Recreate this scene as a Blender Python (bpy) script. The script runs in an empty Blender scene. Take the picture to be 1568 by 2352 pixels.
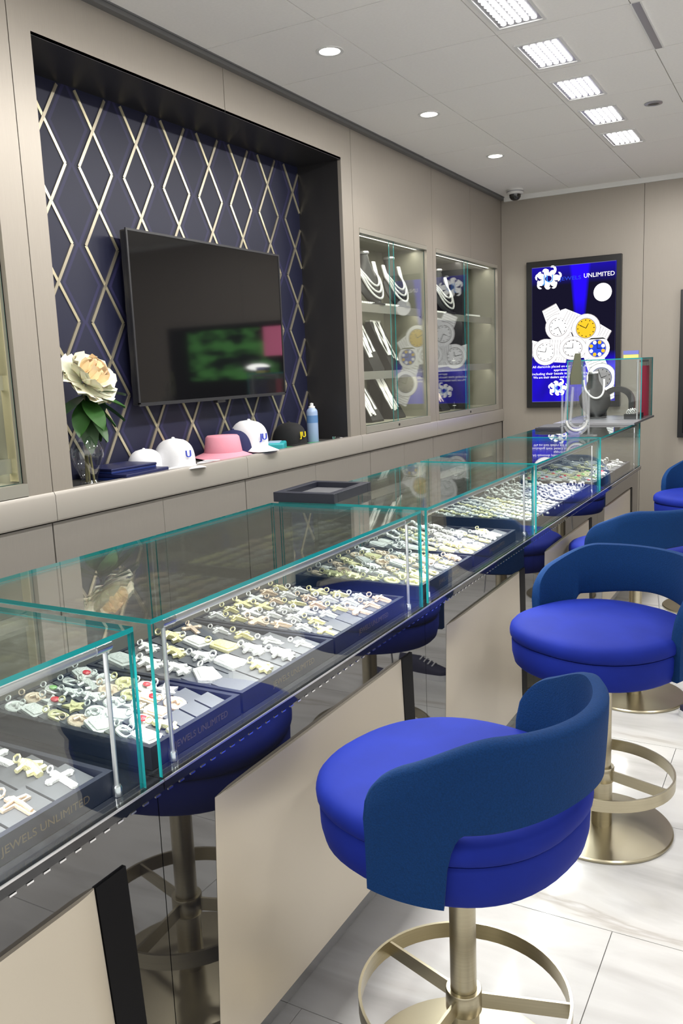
import bpy, bmesh, math, random
from mathutils import Vector, Matrix
from math import sin, cos, pi, radians as R

random.seed(7)
scn = bpy.context.scene
COL = scn.collection

# ------------------------------------------------------------------ camera
cd = bpy.data.cameras.new('camera')
cam = bpy.data.objects.new('camera', cd)
COL.objects.link(cam)
YAW, PITCH, ROLL, FPX = 0.511406, 0.166931, -0.0403533, 1933.81
fwd = Vector((-sin(YAW) * cos(PITCH), cos(YAW) * cos(PITCH), -sin(PITCH)))
rgt0 = Vector((cos(YAW), sin(YAW), 0))
up0 = rgt0.cross(fwd)
rgt = cos(ROLL) * rgt0 + sin(ROLL) * up0
up = -sin(ROLL) * rgt0 + cos(ROLL) * up0
m = Matrix((rgt, up, -fwd)).transposed().to_4x4()
m.translation = Vector((0, 0, 1.5))
cam.matrix_world = m
cd.sensor_fit = 'VERTICAL'
cd.sensor_height = 36.0
cd.lens = FPX * 36.0 / 2352.0
cd.clip_start = 0.02
cd.clip_end = 60
scn.camera = cam

# ------------------------------------------------------------------ world, exposure
w = bpy.data.worlds.new('world')
scn.world = w
w.use_nodes = True
w.node_tree.nodes['Background'].inputs[0].default_value = (1.0, 0.985, 0.96, 1)
w.node_tree.nodes['Background'].inputs[1].default_value = 1.2
vs = scn.view_settings
vs.view_transform = 'Standard'
vs.look = 'None'
vs.gamma = 1.0
vs.exposure = 0.27
vs.use_curve_mapping = False
try:
    scn.cycles.max_bounces = 10
    scn.cycles.transparent_max_bounces = 40
    scn.cycles.caustics_reflective = False
    scn.cycles.caustics_refractive = False
    scn.cycles.sample_clamp_indirect = 4.0
    scn.cycles.use_denoising = True
except Exception:
    pass
PANEL_W = 9.5      # watts of each ceiling light
SPOT_W = 20.0       # watts of each downlight
RAIL_W = 10.0        # watts of each case rail light
CAB_W = 1.3         # watts of each wall cabinet light

# ------------------------------------------------------------------ key measures (metres)
XW = -2.243         # face of the left wall
XN = -2.513         # back of the niche
ZC = 2.80           # ceiling
YB = 6.795          # back wall
XF = -0.94          # customer side of the glass cases
XBK = -1.44         # staff side of the glass cases
ZD = 0.825          # deck top
ZT = 1.106          # top of the case glass

# ------------------------------------------------------------------ materials
def mat(name, color, rough=0.5, metal=0.0, **kw):
    mt = bpy.data.materials.new(name)
    mt.use_nodes = True
    b = mt.node_tree.nodes['Principled BSDF']
    b.inputs['Base Color'].default_value = (*color, 1)
    b.inputs['Roughness'].default_value = rough
    b.inputs['Metallic'].default_value = metal
    for k, v in kw.items():
        b.inputs[k.replace('_', ' ')].default_value = v
    return mt

def nodes(mt):
    return mt.node_tree.nodes, mt.node_tree.links, mt.node_tree.nodes['Principled BSDF']

def add_noise(mt, scale=(1, 1, 1), nscale=20, lo=0.9, hi=1.1, bump=0.0, detail=3, dist=0.002, coord='Object'):
    n, l, b = nodes(mt)
    tc = n.new('ShaderNodeTexCoord'); mp = n.new('ShaderNodeMapping')
    mp.inputs['Scale'].default_value = scale
    l.new(tc.outputs[coord], mp.inputs[0])
    nz = n.new('ShaderNodeTexNoise'); nz.inputs['Scale'].default_value = nscale
    nz.inputs['Detail'].default_value = detail
    l.new(mp.outputs[0], nz.inputs['Vector'])
    base = b.inputs['Base Color'].default_value[:3]
    mx = n.new('ShaderNodeMix'); mx.data_type = 'RGBA'
    mx.inputs[6].default_value = (*[c * lo for c in base], 1)
    mx.inputs[7].default_value = (*[min(1, c * hi) for c in base], 1)
    l.new(nz.outputs[0], mx.inputs[0])
    l.new(mx.outputs[2], b.inputs['Base Color'])
    if bump:
        bp = n.new('ShaderNodeBump'); bp.inputs['Strength'].default_value = bump
        bp.inputs['Distance'].default_value = dist
        l.new(nz.outputs[0], bp.inputs['Height']); l.new(bp.outputs[0], b.inputs['Normal'])
    return mt

def emit(name, color, strength):
    mt = bpy.data.materials.new(name); mt.use_nodes = True
    n, l = mt.node_tree.nodes, mt.node_tree.links
    n.clear()
    e = n.new('ShaderNodeEmission'); o = n.new('ShaderNodeOutputMaterial')
    e.inputs[0].default_value = (*color, 1); e.inputs[1].default_value = strength
    l.new(e.outputs[0], o.inputs[0])
    return mt

def glass(name, tint=(0.97, 0.99, 0.985), f0=0.045):
    mt = bpy.data.materials.new(name); mt.use_nodes = True
    n, l = mt.node_tree.nodes, mt.node_tree.links
    n.clear()
    lw = n.new('ShaderNodeLayerWeight'); lw.inputs['Blend'].default_value = 0.5
    pw = n.new('ShaderNodeMath'); pw.operation = 'POWER'; pw.inputs[1].default_value = 5.0
    ma = n.new('ShaderNodeMath'); ma.operation = 'MULTIPLY_ADD'
    ma.inputs[1].default_value = 1 - f0; ma.inputs[2].default_value = f0
    tr = n.new('ShaderNodeBsdfTransparent'); tr.inputs[0].default_value = (*tint, 1)
    gl = n.new('ShaderNodeBsdfGlossy'); gl.inputs['Roughness'].default_value = 0.0
    mx = n.new('ShaderNodeMixShader'); o = n.new('ShaderNodeOutputMaterial')
    l.new(lw.outputs['Facing'], pw.inputs[0]); l.new(pw.outputs[0], ma.inputs[0])
    l.new(ma.outputs[0], mx.inputs[0]); l.new(tr.outputs[0], mx.inputs[1]); l.new(gl.outputs[0], mx.inputs[2])
    l.new(mx.outputs[0], o.inputs[0])
    return mt

M = {}
M['wall'] = add_noise(mat('taupe_metal_laminate', (0.36, 0.325, 0.28), 0.42, 0.35), (1, 60, 1.2), 9, 0.93, 1.07)
M['wall_back'] = add_noise(mat('taupe_back_wall', (0.36, 0.325, 0.28), 0.45, 0.25), (60, 1, 1.2), 9, 0.95, 1.05)
M['trim_light'] = mat('sill_metal', (0.44, 0.41, 0.37), 0.35, 0.45)
M['base'] = add_noise(mat('base_cabinet_laminate', (0.33, 0.305, 0.275), 0.42, 0.35), (1, 60, 1.2), 9, 0.94, 1.06)
M['dark'] = mat('charcoal_lining', (0.022, 0.021, 0.022), 0.38)
M['black'] = mat('black_satin', (0.008, 0.008, 0.009), 0.35)
M['upright'] = mat('upright_black', (0.003, 0.003, 0.004), 0.5, 0.0, Specular_IOR_Level=0.1)
M['gap'] = mat('shadow_gap', (0.04, 0.038, 0.036), 0.8)
M['tile'] = add_noise(mat('ceiling_tile_board', (0.90, 0.885, 0.85), 0.9), (1, 1, 1), 90, 0.95, 1.03, 0.15)
M['grid'] = mat('ceiling_grid', (0.42, 0.41, 0.39), 0.8)
M['cove'] = mat('cove_grey', (0.16, 0.16, 0.16), 0.5, 0.3)
M['white'] = mat('white_paint', (0.75, 0.75, 0.73), 0.5)
M['greymetal'] = mat('grey_metal', (0.42, 0.42, 0.45), 0.35, 0.8)
M['led'] = emit('led_white', (1.0, 0.98, 0.97), 14.0)
M['lens'] = emit('downlight_lens', (1.0, 0.96, 0.86), 9.0)
M['strip'] = emit('led_strip', (1.0, 0.96, 0.88), 4.0)
M['glass'] = glass('clear_glass')
M['glass_front'] = glass('front_glass', (0.96, 0.985, 0.98), 0.085)
M['glass_door'] = glass('cabinet_glass', (0.96, 0.98, 0.96), 0.06)
M['teal'] = mat('glass_edge_teal', (0.015, 0.30, 0.31), 0.08, 0.0, IOR=1.6)
M['acrylic'] = glass('acrylic', (0.95, 0.97, 0.98), 0.16)
M['chrome'] = mat('chrome', (0.78, 0.78, 0.8), 0.16, 1.0)
M['alu'] = mat('satin_aluminium', (0.72, 0.71, 0.73), 0.32, 0.9)
M['mirror'] = mat('smoked_mirror', (0.009, 0.009, 0.011), 0.02, 0.0, IOR=2.15)
M['backmirror'] = mat('smoked_door_glass', (0.016, 0.016, 0.018), 0.03, 0.0, IOR=2.2)
M['panel'] = mat('champagne_panel', (0.55, 0.495, 0.405), 0.36, 0.5)
M['deck'] = mat('black_glass_deck', (0.012, 0.013, 0.016), 0.05, 0.0, IOR=1.6)
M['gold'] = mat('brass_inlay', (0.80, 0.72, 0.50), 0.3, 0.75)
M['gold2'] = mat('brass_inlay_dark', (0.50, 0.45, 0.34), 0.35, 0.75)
M['brass'] = add_noise(mat('antique_brass', (0.44, 0.395, 0.285), 0.3, 1.0), (1, 1, 40), 6, 0.88, 1.1)
M['velvet'] = add_noise(mat('royal_blue_velvet', (0.004, 0.013, 0.17), 0.75, 0.0, Specular_IOR_Level=0.15), (1, 1, 1), 7, 0.75, 1.35, 0.1, 4, 0.01)
n_, l_, b_ = nodes(M['velvet'])
b_.inputs['Sheen Weight'].default_value = 0.07
b_.inputs['Sheen Roughness'].default_value = 0.35
b_.inputs['Sheen Tint'].default_value = (0.12, 0.18, 1.0, 1)
M['tweed'] = add_noise(mat('navy_tweed', (0.0015, 0.022, 0.088), 0.85, Specular_IOR_Level=0.15), (1, 1, 1), 340, 0.6, 1.5, 0.55, 2, 0.0016)
n_, l_, b_ = nodes(M['tweed'])
b_.inputs['Sheen Weight'].default_value = 0.03
b_.inputs['Sheen Tint'].default_value = (0.25, 0.45, 1.0, 1)
M['tray'] = mat('tray_navy_leatherette', (0.016, 0.018, 0.03), 0.42)
M['pad'] = add_noise(mat('pad_grey', (0.082, 0.084, 0.092), 0.6), (1, 1, 1), 60, 0.9, 1.1)
M['print'] = mat('gold_print', (0.22, 0.16, 0.09), 0.4, 0.4)
M['diamond'] = add_noise(mat('pave_diamond', (0.90, 0.89, 0.86), 0.3, 0.25), (1, 1, 1), 420, 0.7, 1.15, 0.9, 1, 0.002)
M['yellow'] = add_noise(mat('yellow_gold', (0.90, 0.82, 0.46), 0.3, 0.3), (1, 1, 1), 420, 0.75, 1.15, 0.8, 1, 0.002)
M['rose'] = add_noise(mat('rose_gold', (0.86, 0.68, 0.52), 0.3, 0.3), (1, 1, 1), 420, 0.75, 1.15, 0.8, 1, 0.002)
M['ruby'] = mat('red_enamel', (0.75, 0.03, 0.05), 0.25)
M['green'] = mat('green_enamel', (0.25, 0.55, 0.14), 0.25)
M['onyx'] = mat('onyx', (0.01, 0.01, 0.012), 0.15)
M['bust'] = mat('bust_black_leatherette', (0.010, 0.010, 0.011), 0.5)
M['cab'] = mat('cabinet_olive_lining', (0.22, 0.212, 0.165), 0.55)
M['steel'] = mat('shelf_steel', (0.50, 0.48, 0.42), 0.35, 0.6)
M['tvblack'] = mat('tv_glass', (0.006, 0.006, 0.007), 0.05, 0.0, IOR=1.7)
M['tvrim'] = mat('tv_rim', (0.03, 0.03, 0.034), 0.35)
M['petal'] = mat('cream_petal', (0.86, 0.83, 0.66), 0.6, 0.0, Subsurface_Weight=0.15)
M['petal2'] = mat('peach_petal', (0.90, 0.68, 0.42), 0.6, 0.0, Subsurface_Weight=0.15)
M['leaf'] = add_noise(mat('green_leaf', (0.03, 0.10, 0.02), 0.45), (1, 1, 1), 20, 0.6, 1.4)
M['stem'] = mat('stem', (0.22, 0.20, 0.09), 0.6)
M['capwhite'] = add_noise(mat('cap_cotton_white', (0.80, 0.80, 0.82), 0.85), (1, 1, 1), 300, 0.93, 1.05, 0.2)
M['pink'] = add_noise(mat('cotton_pink', (0.75, 0.30, 0.38), 0.85), (1, 1, 1), 300, 0.93, 1.05, 0.2)
M['capnavy'] = mat('cap_navy', (0.01, 0.012, 0.07), 0.85)
M['capblack'] = mat('cap_black', (0.008, 0.008, 0.009), 0.85)
M['logoblue'] = mat('logo_blue', (0.03, 0.06, 0.5), 0.5)
M['logoyellow'] = mat('logo_yellow', (0.75, 0.60, 0.02), 0.5)
M['boxnavy'] = mat('box_navy', (0.008, 0.012, 0.07), 0.4)
M['boxnavy2'] = mat('box_navy_edge', (0.014, 0.03, 0.16), 0.4)
M['teal_box'] = mat('teal_pack', (0.03, 0.38, 0.42), 0.4)
M['paleblue'] = mat('pale_blue_film', (0.45, 0.62, 0.82), 0.3)
M['greenmat'] = mat('green_booklet', (0.05, 0.25, 0.10), 0.5)
M['canblue'] = mat('can_blue', (0.30, 0.40, 0.60), 0.35)
M['canlabel'] = mat('can_label', (0.10, 0.22, 0.45), 0.4)
M['red_card'] = mat('red_card', (0.55, 0.03, 0.08), 0.5)
M['olive'] = mat('olive_insert', (0.10, 0.105, 0.06), 0.5)
M['smallyellow'] = mat('small_box_yellow', (0.75, 0.72, 0.20), 0.5)
M['smallblue'] = mat('small_box_blue', (0.16, 0.18, 0.55), 0.5)
M['shoe'] = mat('sneaker_dark', (0.02, 0.02, 0.05), 0.7)
M['shoewhite'] = mat('sneaker_white', (0.75, 0.75, 0.76), 0.6)
M['sw'] = emit('screen_white', (1.0, 0.99, 0.97), 1.35)
M['scr_grey'] = emit('screen_grey', (0.36, 0.33, 0.33), 1.0)
M['scr_blue'] = emit('screen_blue', (0.08, 0.35, 1.0), 0.9)
M['scr_deep'] = emit('screen_deep_blue', (0.03, 0.08, 0.75), 0.9)
M['scr_gold'] = emit('screen_gold', (1.0, 0.62, 0.03), 0.9)
M['scr_black'] = emit('screen_black', (0.01, 0.01, 0.012), 1.0)
M['scr_line'] = emit('screen_line', (0.2, 0.2, 0.45), 0.6)

# wallpaper: navy with lilac bands echoing the inlay
def wallpaper():
    mt = mat('navy_wallpaper', (0.014, 0.014, 0.05), 0.5)
    n, l, b = nodes(mt)
    g = n.new('ShaderNodeNewGeometry'); s = n.new('ShaderNodeSeparateXYZ')
    l.new(g.outputs['Position'], s.inputs[0])
    def mth(op, a, bb=None, c=None):
        x = n.new('ShaderNodeMath'); x.operation = op
        for i, v in enumerate((a, bb, c)):
            if v is None: continue
            if isinstance(v, (int, float)): x.inputs[i].default_value = v
            else: l.new(v, x.inputs[i])
        return x.outputs[0]
    u = mth('FRACT', mth('ADD', mth('DIVIDE', mth('SUBTRACT', s.outputs['Y'], PY0), PPY), 20.5))
    du = mth('MULTIPLY', mth('ABSOLUTE', mth('SUBTRACT', u, 0.5)), PPY)
    v = mth('FRACT', mth('ADD', mth('DIVIDE', mth('SUBTRACT', s.outputs['Z'], PZ0), PPZ), 20.0))
    tri = mth('SUBTRACT', 1.0, mth('MULTIPLY', mth('ABSOLUTE', mth('SUBTRACT', v, 0.5)), 2.0))
    hw = mth('MULTIPLY', tri, PHW)
    d = mth('ABSOLUTE', mth('SUBTRACT', du, mth('ADD', hw, 0.030)))
    band = mth('LESS_THAN', d, 0.0075)
    nz = n.new('ShaderNodeTexNoise'); nz.inputs['Scale'].default_value = 3.0
    mx = n.new('ShaderNodeMix'); mx.data_type = 'RGBA'
    mx.inputs[6].default_value = (0.007, 0.008, 0.028, 1); mx.inputs[7].default_value = (0.022, 0.020, 0.068, 1)
    l.new(band, mx.inputs[0])
    mx2 = n.new('ShaderNodeMix'); mx2.data_type = 'RGBA'; mx2.blend_type = 'ADD'
    mx2.inputs[7].default_value = (0.007, 0.008, 0.016, 1)
    l.new(nz.outputs[0], mx2.inputs[0]); l.new(mx.outputs[2], mx2.inputs[6])
    l.new(mx2.outputs[2], b.inputs['Base Color'])
    return mt
PY0, PPY, PZ0, PPZ, PHW = 2.362, 0.2447, 2.459, 0.2935, 0.088
M['wallpaper'] = wallpaper()

def marble():
    mt = mat('white_marble_porcelain', (0.80, 0.79, 0.77), 0.13)
    n, l, b = nodes(mt)
    tc = n.new('ShaderNodeNewGeometry')
    mp = n.new('ShaderNodeMapping'); mp.inputs['Scale'].default_value = (0.7, 3.2, 1); mp.inputs['Rotation'].default_value = (0, 0, 0.18)
    l.new(tc.outputs['Position'], mp.inputs[0])
    nz = n.new('ShaderNodeTexNoise'); nz.inputs['Scale'].default_value = 1.7; nz.inputs['Detail'].default_value = 8; nz.inputs['Distortion'].default_value = 0.6
    l.new(mp.outputs[0], nz.inputs['Vector'])
    cr = n.new('ShaderNodeValToRGB')
    e = cr.color_ramp.elements
    e[0].position = 0.30; e[0].color = (0.46, 0.445, 0.43, 1)
    e[1].position = 0.50; e[1].color = (0.64, 0.63, 0.615, 1)
    x = cr.color_ramp.elements.new(0.62); x.color = (0.60, 0.585, 0.565, 1)
    x = cr.color_ramp.elements.new(0.66); x.color = (0.48, 0.45, 0.42, 1)
    x = cr.color_ramp.elements.new(0.70); x.color = (0.62, 0.61, 0.60, 1)
    l.new(nz.outputs[0], cr.inputs[0]); l.new(cr.outputs[0], b.inputs['Base Color'])
    return mt
M['marble'] = marble()

def screen_bg():
    mt = bpy.data.materials.new('ad_screen'); mt.use_nodes = True
    n, l = mt.node_tree.nodes, mt.node_tree.links
    n.clear()
    tc = n.new('ShaderNodeTexCoord'); s = n.new('ShaderNodeSeparateXYZ'); l.new(tc.outputs['Generated'], s.inputs[0])
    def mth(op, a, bb=None, clamp=False):
        x = n.new('ShaderNodeMath'); x.operation = op; x.use_clamp = clamp
        for i, v in enumerate((a, bb)):
            if v is None: continue
            if isinstance(v, (int, float)): x.inputs[i].default_value = v
            else: l.new(v, x.inputs[i])
        return x.outputs[0]
    u, v = s.outputs['X'], s.outputs['Z']
    # spotlight cone from the top
    wid = mth('ADD', 0.06, mth('MULTIPLY', mth('SUBTRACT', v, 0.55, True), 0.16))
    c = mth('SUBTRACT', 1.0, mth('DIVIDE', mth('ABSOLUTE', mth('SUBTRACT', u, 0.58)), wid), True)
    c = mth('MULTIPLY', mth('MULTIPLY', c, 2.2, True), mth('MULTIPLY', mth('SUBTRACT', v, 0.52, True), 4.0, True))
    # lower field
    lo = mth('MULTIPLY', mth('SUBTRACT', 0.37, v, True), 9.0, True)
    nz = n.new('ShaderNodeTexNoise'); nz.inputs['Scale'].default_value = 2.2
    l.new(tc.outputs['Generated'], nz.inputs['Vector'])
    lo = mth('MULTIPLY', lo, mth('MULTIPLY', mth('SUBTRACT', nz.outputs[0], 0.25, True), 2.4, True))
    up_ = mth('MULTIPLY', mth('MULTIPLY', mth('SUBTRACT', v, 0.86, True), 5.0), 0.5)
    f = mth('ADD', mth('ADD', c, lo), up_, True)
    mx = n.new('ShaderNodeMix'); mx.data_type = 'RGBA'
    mx.inputs[6].default_value = (0.008, 0.007, 0.02, 1); mx.inputs[7].default_value = (0.02, 0.004, 0.95, 1)
    l.new(f, mx.inputs[0])
    e = n.new('ShaderNodeEmission'); o = n.new('ShaderNodeOutputMaterial')
    l.new(mx.outputs[2], e.inputs[0]); e.inputs[1].default_value = 1.0
    l.new(e.outputs[0], o.inputs[0])
    return mt
M['ad'] = screen_bg()

# ------------------------------------------------------------------ mesh builder
class MB:
    def __init__(s):
        s.v = []; s.f = []; s.mi = []; s.X = Matrix()
    def add(s, vs_, fs, mi=0):
        o = len(s.v)
        s.v += [tuple(s.X @ Vector(p)) for p in vs_]
        s.f += [tuple(i + o for i in f) for f in fs]
        s.mi += [mi] * len(fs)
        return s
    def box(s, x0, x1, y0, y1, z0, z1, mi=0, big=None, mbig=0):
        """big = axis whose two faces take material mbig"""
        v = [(x, y, z) for x in (x0, x1) for y in (y0, y1) for z in (z0, z1)]
        f = [(0, 1, 3, 2), (4, 6, 7, 5), (0, 4, 5, 1), (2, 3, 7, 6), (0, 2, 6, 4), (1, 5, 7, 3)]
        s.add(v, f, mi)
        if big is not None:
            k = len(s.mi) - 6 + 2 * big
            s.mi[k] = s.mi[k + 1] = mbig
        return s
    def lathe(s, prof, n=24, mi=0, c=(0, 0, 0), cap=True, sx=1, sy=1, a0=0, a1=2 * pi):
        full = abs(a1 - a0 - 2 * pi) < 1e-6
        k = n if full else n + 1
        v = []
        for r, z in prof:
            for i in range(k):
                a = a0 + (a1 - a0) * i / n
                v.append((c[0] + r * cos(a) * sx, c[1] + r * sin(a) * sy, c[2] + z))
        f = []
        for j in range(len(prof) - 1):
            for i in range(n):
                i2 = (i + 1) % k
                f.append((j * k + i, j * k + i2, (j + 1) * k + i2, (j + 1) * k + i))
        if cap and full:
            if prof[0][0] > 1e-6: f.append(tuple(range(k - 1, -1, -1)))
            if prof[-1][0] > 1e-6: f.append(tuple((len(prof) - 1) * k + i for i in range(k)))
        return s.add(v, f, mi)
    def tube(s, pts, r, n=8, mi=0, closed=False, r2=None, cap=True):
        pts = [Vector(p) for p in pts]; N = len(pts); v = []; f = []
        up_ = Vector((0, 0, 1))
        for i, p in enumerate(pts):
            if closed: t = pts[(i + 1) % N] - pts[i - 1]
            else: t = pts[min(i + 1, N - 1)] - pts[max(i - 1, 0)]
            t.normalize()
            a = t.cross(up_)
            if a.length < 1e-3: a = t.cross(Vector((1, 0, 0)))
            a.normalize(); b = a.cross(t)
            rr = r if not callable(r) else r(i / max(1, N - 1))
            rb = rr if r2 is None else r2
            for k in range(n):
                q = 2 * pi * k / n + pi / n
                v.append(p + a * rr * cos(q) + b * rb * sin(q))
        for i in range(N if closed else N - 1):
            j = (i + 1) % N
            for k in range(n):
                k2 = (k + 1) % n
                f.append((i * n + k, i * n + k2, j * n + k2, j * n + k))
        if not closed and cap:
            f.append(tuple(range(n - 1, -1, -1))); f.append(tuple((N - 1) * n + k for k in range(n)))
        return s.add(v, f, mi)
    def prism(s, pts, z0, z1, mi=0, mtop=None):
        k = len(pts)
        v = [(x, y, z0) for x, y in pts] + [(x, y, z1) for x, y in pts]
        f = [(i, (i + 1) % k, k + (i + 1) % k, k + i) for i in range(k)]
        f += [tuple(range(k - 1, -1, -1)), tuple(range(k, 2 * k))]
        s.add(v, f, mi)
        if mtop is not None: s.mi[-1] = mtop
        return s
    def rings(s, rs, mi=0, close_ring=True, cap=True):
        k = len(rs[0]); v = [p for r in rs for p in r]; f = []
        for j in range(len(rs) - 1):
            for i in range(k if close_ring else k - 1):
                i2 = (i + 1) % k
                f.append((j * k + i, j * k + i2, (j + 1) * k + i2, (j + 1) * k + i))
        if cap and close_ring:
            f.append(tuple(range(k - 1, -1, -1))); f.append(tuple((len(rs) - 1) * k + i for i in range(k)))
        return s.add(v, f, mi)
    def mesh(s, name, mats, smooth=35):
        me = bpy.data.meshes.new(name)
        me.from_pydata(s.v, [], s.f)
        if not isinstance(mats, (list, tuple)): mats = [mats]
        for x in mats: me.materials.append(M[x] if isinstance(x, str) else x)
        me.polygons.foreach_set('material_index', s.mi)
        bm = bmesh.new(); bm.from_mesh(me)
        bmesh.ops.recalc_face_normals(bm, faces=bm.faces)
        bm.to_mesh(me); bm.free()
        if smooth:
            me.shade_smooth()
            me.set_sharp_from_angle(angle=R(smooth))
        me.update()
        return me
    def build(s, name, mats, parent=None, smooth=35, bevel=0, loc=None):
        return link(name, s.mesh(name, mats, smooth), parent, bevel, loc)

def link(name, me, parent=None, bevel=0, loc=None, rot=None):
    o = bpy.data.objects.new(name, me)
    COL.objects.link(o)
    if parent is not None: o.parent = parent
    if loc is not None: o.location = loc
    if rot is not None: o.rotation_euler = rot
    if bevel:
        b = o.modifiers.new('bevel', 'BEVEL'); b.width = bevel; b.segments = 2; b.limit_method = 'ANGLE'; b.angle_limit = R(40)
        b.use_clamp_overlap = True
    return o

def thing(name, label, cat, loc=(0, 0, 0), rz=0, group=None):
    o = bpy.data.objects.new(name, None); COL.objects.link(o)
    o.empty_display_size = 0.05
    o.location = loc; o.rotation_euler = (0, 0, rz)
    return tag(o, label, cat, group)

def tag(o, label, cat, group=None):
    o['label'] = label; o['category'] = cat
    if group: o['group'] = group
    return o

def struct(o):
    o['kind'] = 'structure'; return o

def stuff(o):
    o['kind'] = 'stuff'; return o

def bx(x0, x1, y0, y1, z0, z1, mi=0):
    return MB().box(x0, x1, y0, y1, z0, z1, mi)

def text_mesh(txt, size, depth=0.0004, align='LEFT', spacing=1.0):
    cu = bpy.data.curves.new('text', 'FONT')
    cu.body = txt; cu.size = size; cu.extrude = depth; cu.align_x = align; cu.space_character = spacing
    cu.resolution_u = 3
    o = bpy.data.objects.new('text', cu); COL.objects.link(o)
    bpy.context.view_layer.update()
    dg = bpy.context.evaluated_depsgraph_get()
    me = bpy.data.meshes.new_from_object(o.evaluated_get(dg))
    bpy.data.objects.remove(o); bpy.data.curves.remove(cu)
    return me

def lettering(txt, size, mtl, parent, mtx, align='LEFT', name='lettering', depth=0.0004, width=None, spacing=1.0):
    me = text_mesh(txt, size, depth, align, spacing)
    if width:
        xs = [v.co.x for v in me.vertices]; k = width / (max(xs) - min(xs))
        for v in me.vertices: v.co.x *= k
    me.transform(mtx)
    me.materials.clear(); me.materials.append(M[mtl])
    return link(name, me, parent)

def frame_mtx(origin, xdir, ydir):
    x = Vector(xdir).normalized(); y = Vector(ydir).normalized(); z = x.cross(y)
    mm = Matrix((x, y, z)).transposed().to_4x4(); mm.translation = Vector(origin)
    return mm

def area(name, loc, sx, sy, power, rot=(0, 0, 0), color=(1, 0.98, 0.95), spread=None, parent=None):
    ld = bpy.data.lights.new(name, 'AREA'); ld.shape = 'RECTANGLE'; ld.size = sx; ld.size_y = sy
    ld.energy = power; ld.color = color
    if spread: ld.spread = spread
    o = bpy.data.objects.new(name, ld); COL.objects.link(o); o.location = loc; o.rotation_euler = rot
    if parent: o.parent = parent
    return o

# ================================================================== STRUCTURE
XR, YN = 3.0, -2.4      # right wall, shop front (open)
# floor
fl = struct(bx(-3.0, XR + 0.1, YN, YB + 0.12, -0.08, -0.006).build('floor', 'grid', smooth=0))
ty0 = 2.09
for iy in range(-8, 9):
    y0 = ty0 + 0.6 * iy; y1 = y0 + 0.6
    y0 = max(y0, YN); y1 = min(y1, YB)
    if y1 - y0 < 0.05: continue
    xoff = 0.0 if iy % 2 == 0 else 0.6
    x = -2.2 + xoff - 1.2
    while x < XR:
        a, b = max(x, -2.6), min(x + 1.2, XR)
        if b - a > 0.05:
            bx(a + 0.0012, b - 0.0012, y0 + 0.0012, y1 - 0.0012, -0.012, 0).build('floor_tile', 'marble', fl, smooth=0)
        x += 1.2
# ceiling
ce = struct(bx(-2.9, XR + 0.1, YN, YB + 0.12, ZC + 0.012, ZC + 0.06).build('ceiling', 'grid', smooth=0))
gx, gy, gw, gl_ = -1.176, 3.520, 0.517, 0.5475
ix0 = int(math.floor((XW - gx) / gw)); ix1 = int(math.ceil((XR - gx) / gw))
iy0 = int(math.floor((YN - gy) / gl_)); iy1 = int(math.ceil((YB - gy) / gl_))
for i in range(ix0, ix1):
    for j in range(iy0, iy1):
        a, b = max(gx + i * gw, XW + 0.03), min(gx + (i + 1) * gw, XR)
        c, d = max(gy + j * gl_, YN), min(gy + (j + 1) * gl_, YB)
        if b - a < 0.03 or d - c < 0.03: continue
        dz = random.uniform(-0.0008, 0.0008)
        bx(a + 0.0022, b - 0.0022, c + 0.0022, d - 0.0022, ZC + dz, ZC + 0.014).build('ceiling_tile', 'tile', ce, smooth=0)
struct(bx(XW - 0.02, XW + 0.03, YN, YB, ZC - 0.022, ZC + 0.012).box(XW + 0.03, XW + 0.036, YN, YB, ZC - 0.006, ZC + 0.012).build('trim_1', 'cove', smooth=0))
struct(bx(XW + 0.03, XR, YB - 0.02, YB, ZC - 0.036, ZC).build('trim_2', 'white', smooth=0))

# back wall: panels meeting at thin seams
wb = struct(bx(-2.9, XR + 0.1, YB + 0.012, YB + 0.1, 0, ZC + 0.012).build('wall_back', 'gap', smooth=0))
xs = [XW, -1.148, -0.05, 1.05, 2.15, XR]
for a, b in zip(xs[:-1], xs[1:]):
    bx(a + 0.0015, b - 0.0015, YB, YB + 0.014, 0.0, ZC - 0.0).build('wall_panel', 'wall_back', wb, smooth=0)

struct(bx(XR, XR + 0.1, 3.6, YB + 0.1, 0, ZC + 0.012).build('wall_right', 'wall_back', smooth=0))  # unseen side wall, added so the far end gets less light

# left wall: backing, panels, niche lining
wl = struct(bx(-2.9, -2.72, YN, YB + 0.1, 0, ZC + 0.012).build('wall_left', 'gap', smooth=0))
NY0, NY1, NZ0, NZ1 = 2.090, 4.140, 1.112, 2.600
def wpanel(*boxes):
    mb = MB()
    for (y0, y1, z0, z1) in boxes:
        mb.box(XW - 0.02, XW, y0, y1, z0, z1)
    return mb.build('wall_panel', 'wall', wl, smooth=0)
g = 0.0018
Z0, Z1 = 1.130, ZC - 0.02
wpanel((YN, -1.4 - g, Z0, Z1)); wpanel((-1.4 + g, -0.25 - g, Z0, Z1)); wpanel((-0.25 + g, 0.2, Z0, Z1), (0.2, 0.87 - g, 2.275, Z1))
wpanel((0.87 + g, 1.897, 2.275, Z1), (1.897, 2.0 - g, Z0, Z1))
wpanel((2.0 + g, NY0, Z0, Z1), (NY0, 3.125 - g, NZ1, Z1))
wpanel((3.125 + g, NY1, NZ1, Z1), (NY1, 4.257 - g, Z0, Z1))
wpanel((4.257 + g, 4.325, Z0, Z1), (4.325, 5.27, 2.275, Z1), (5.27, 5.37 - g, Z0, Z1))
wpanel((5.37 + g, 5.425, Z0, Z1), (5.425, 6.09 - g, 2.275, Z1))
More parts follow.
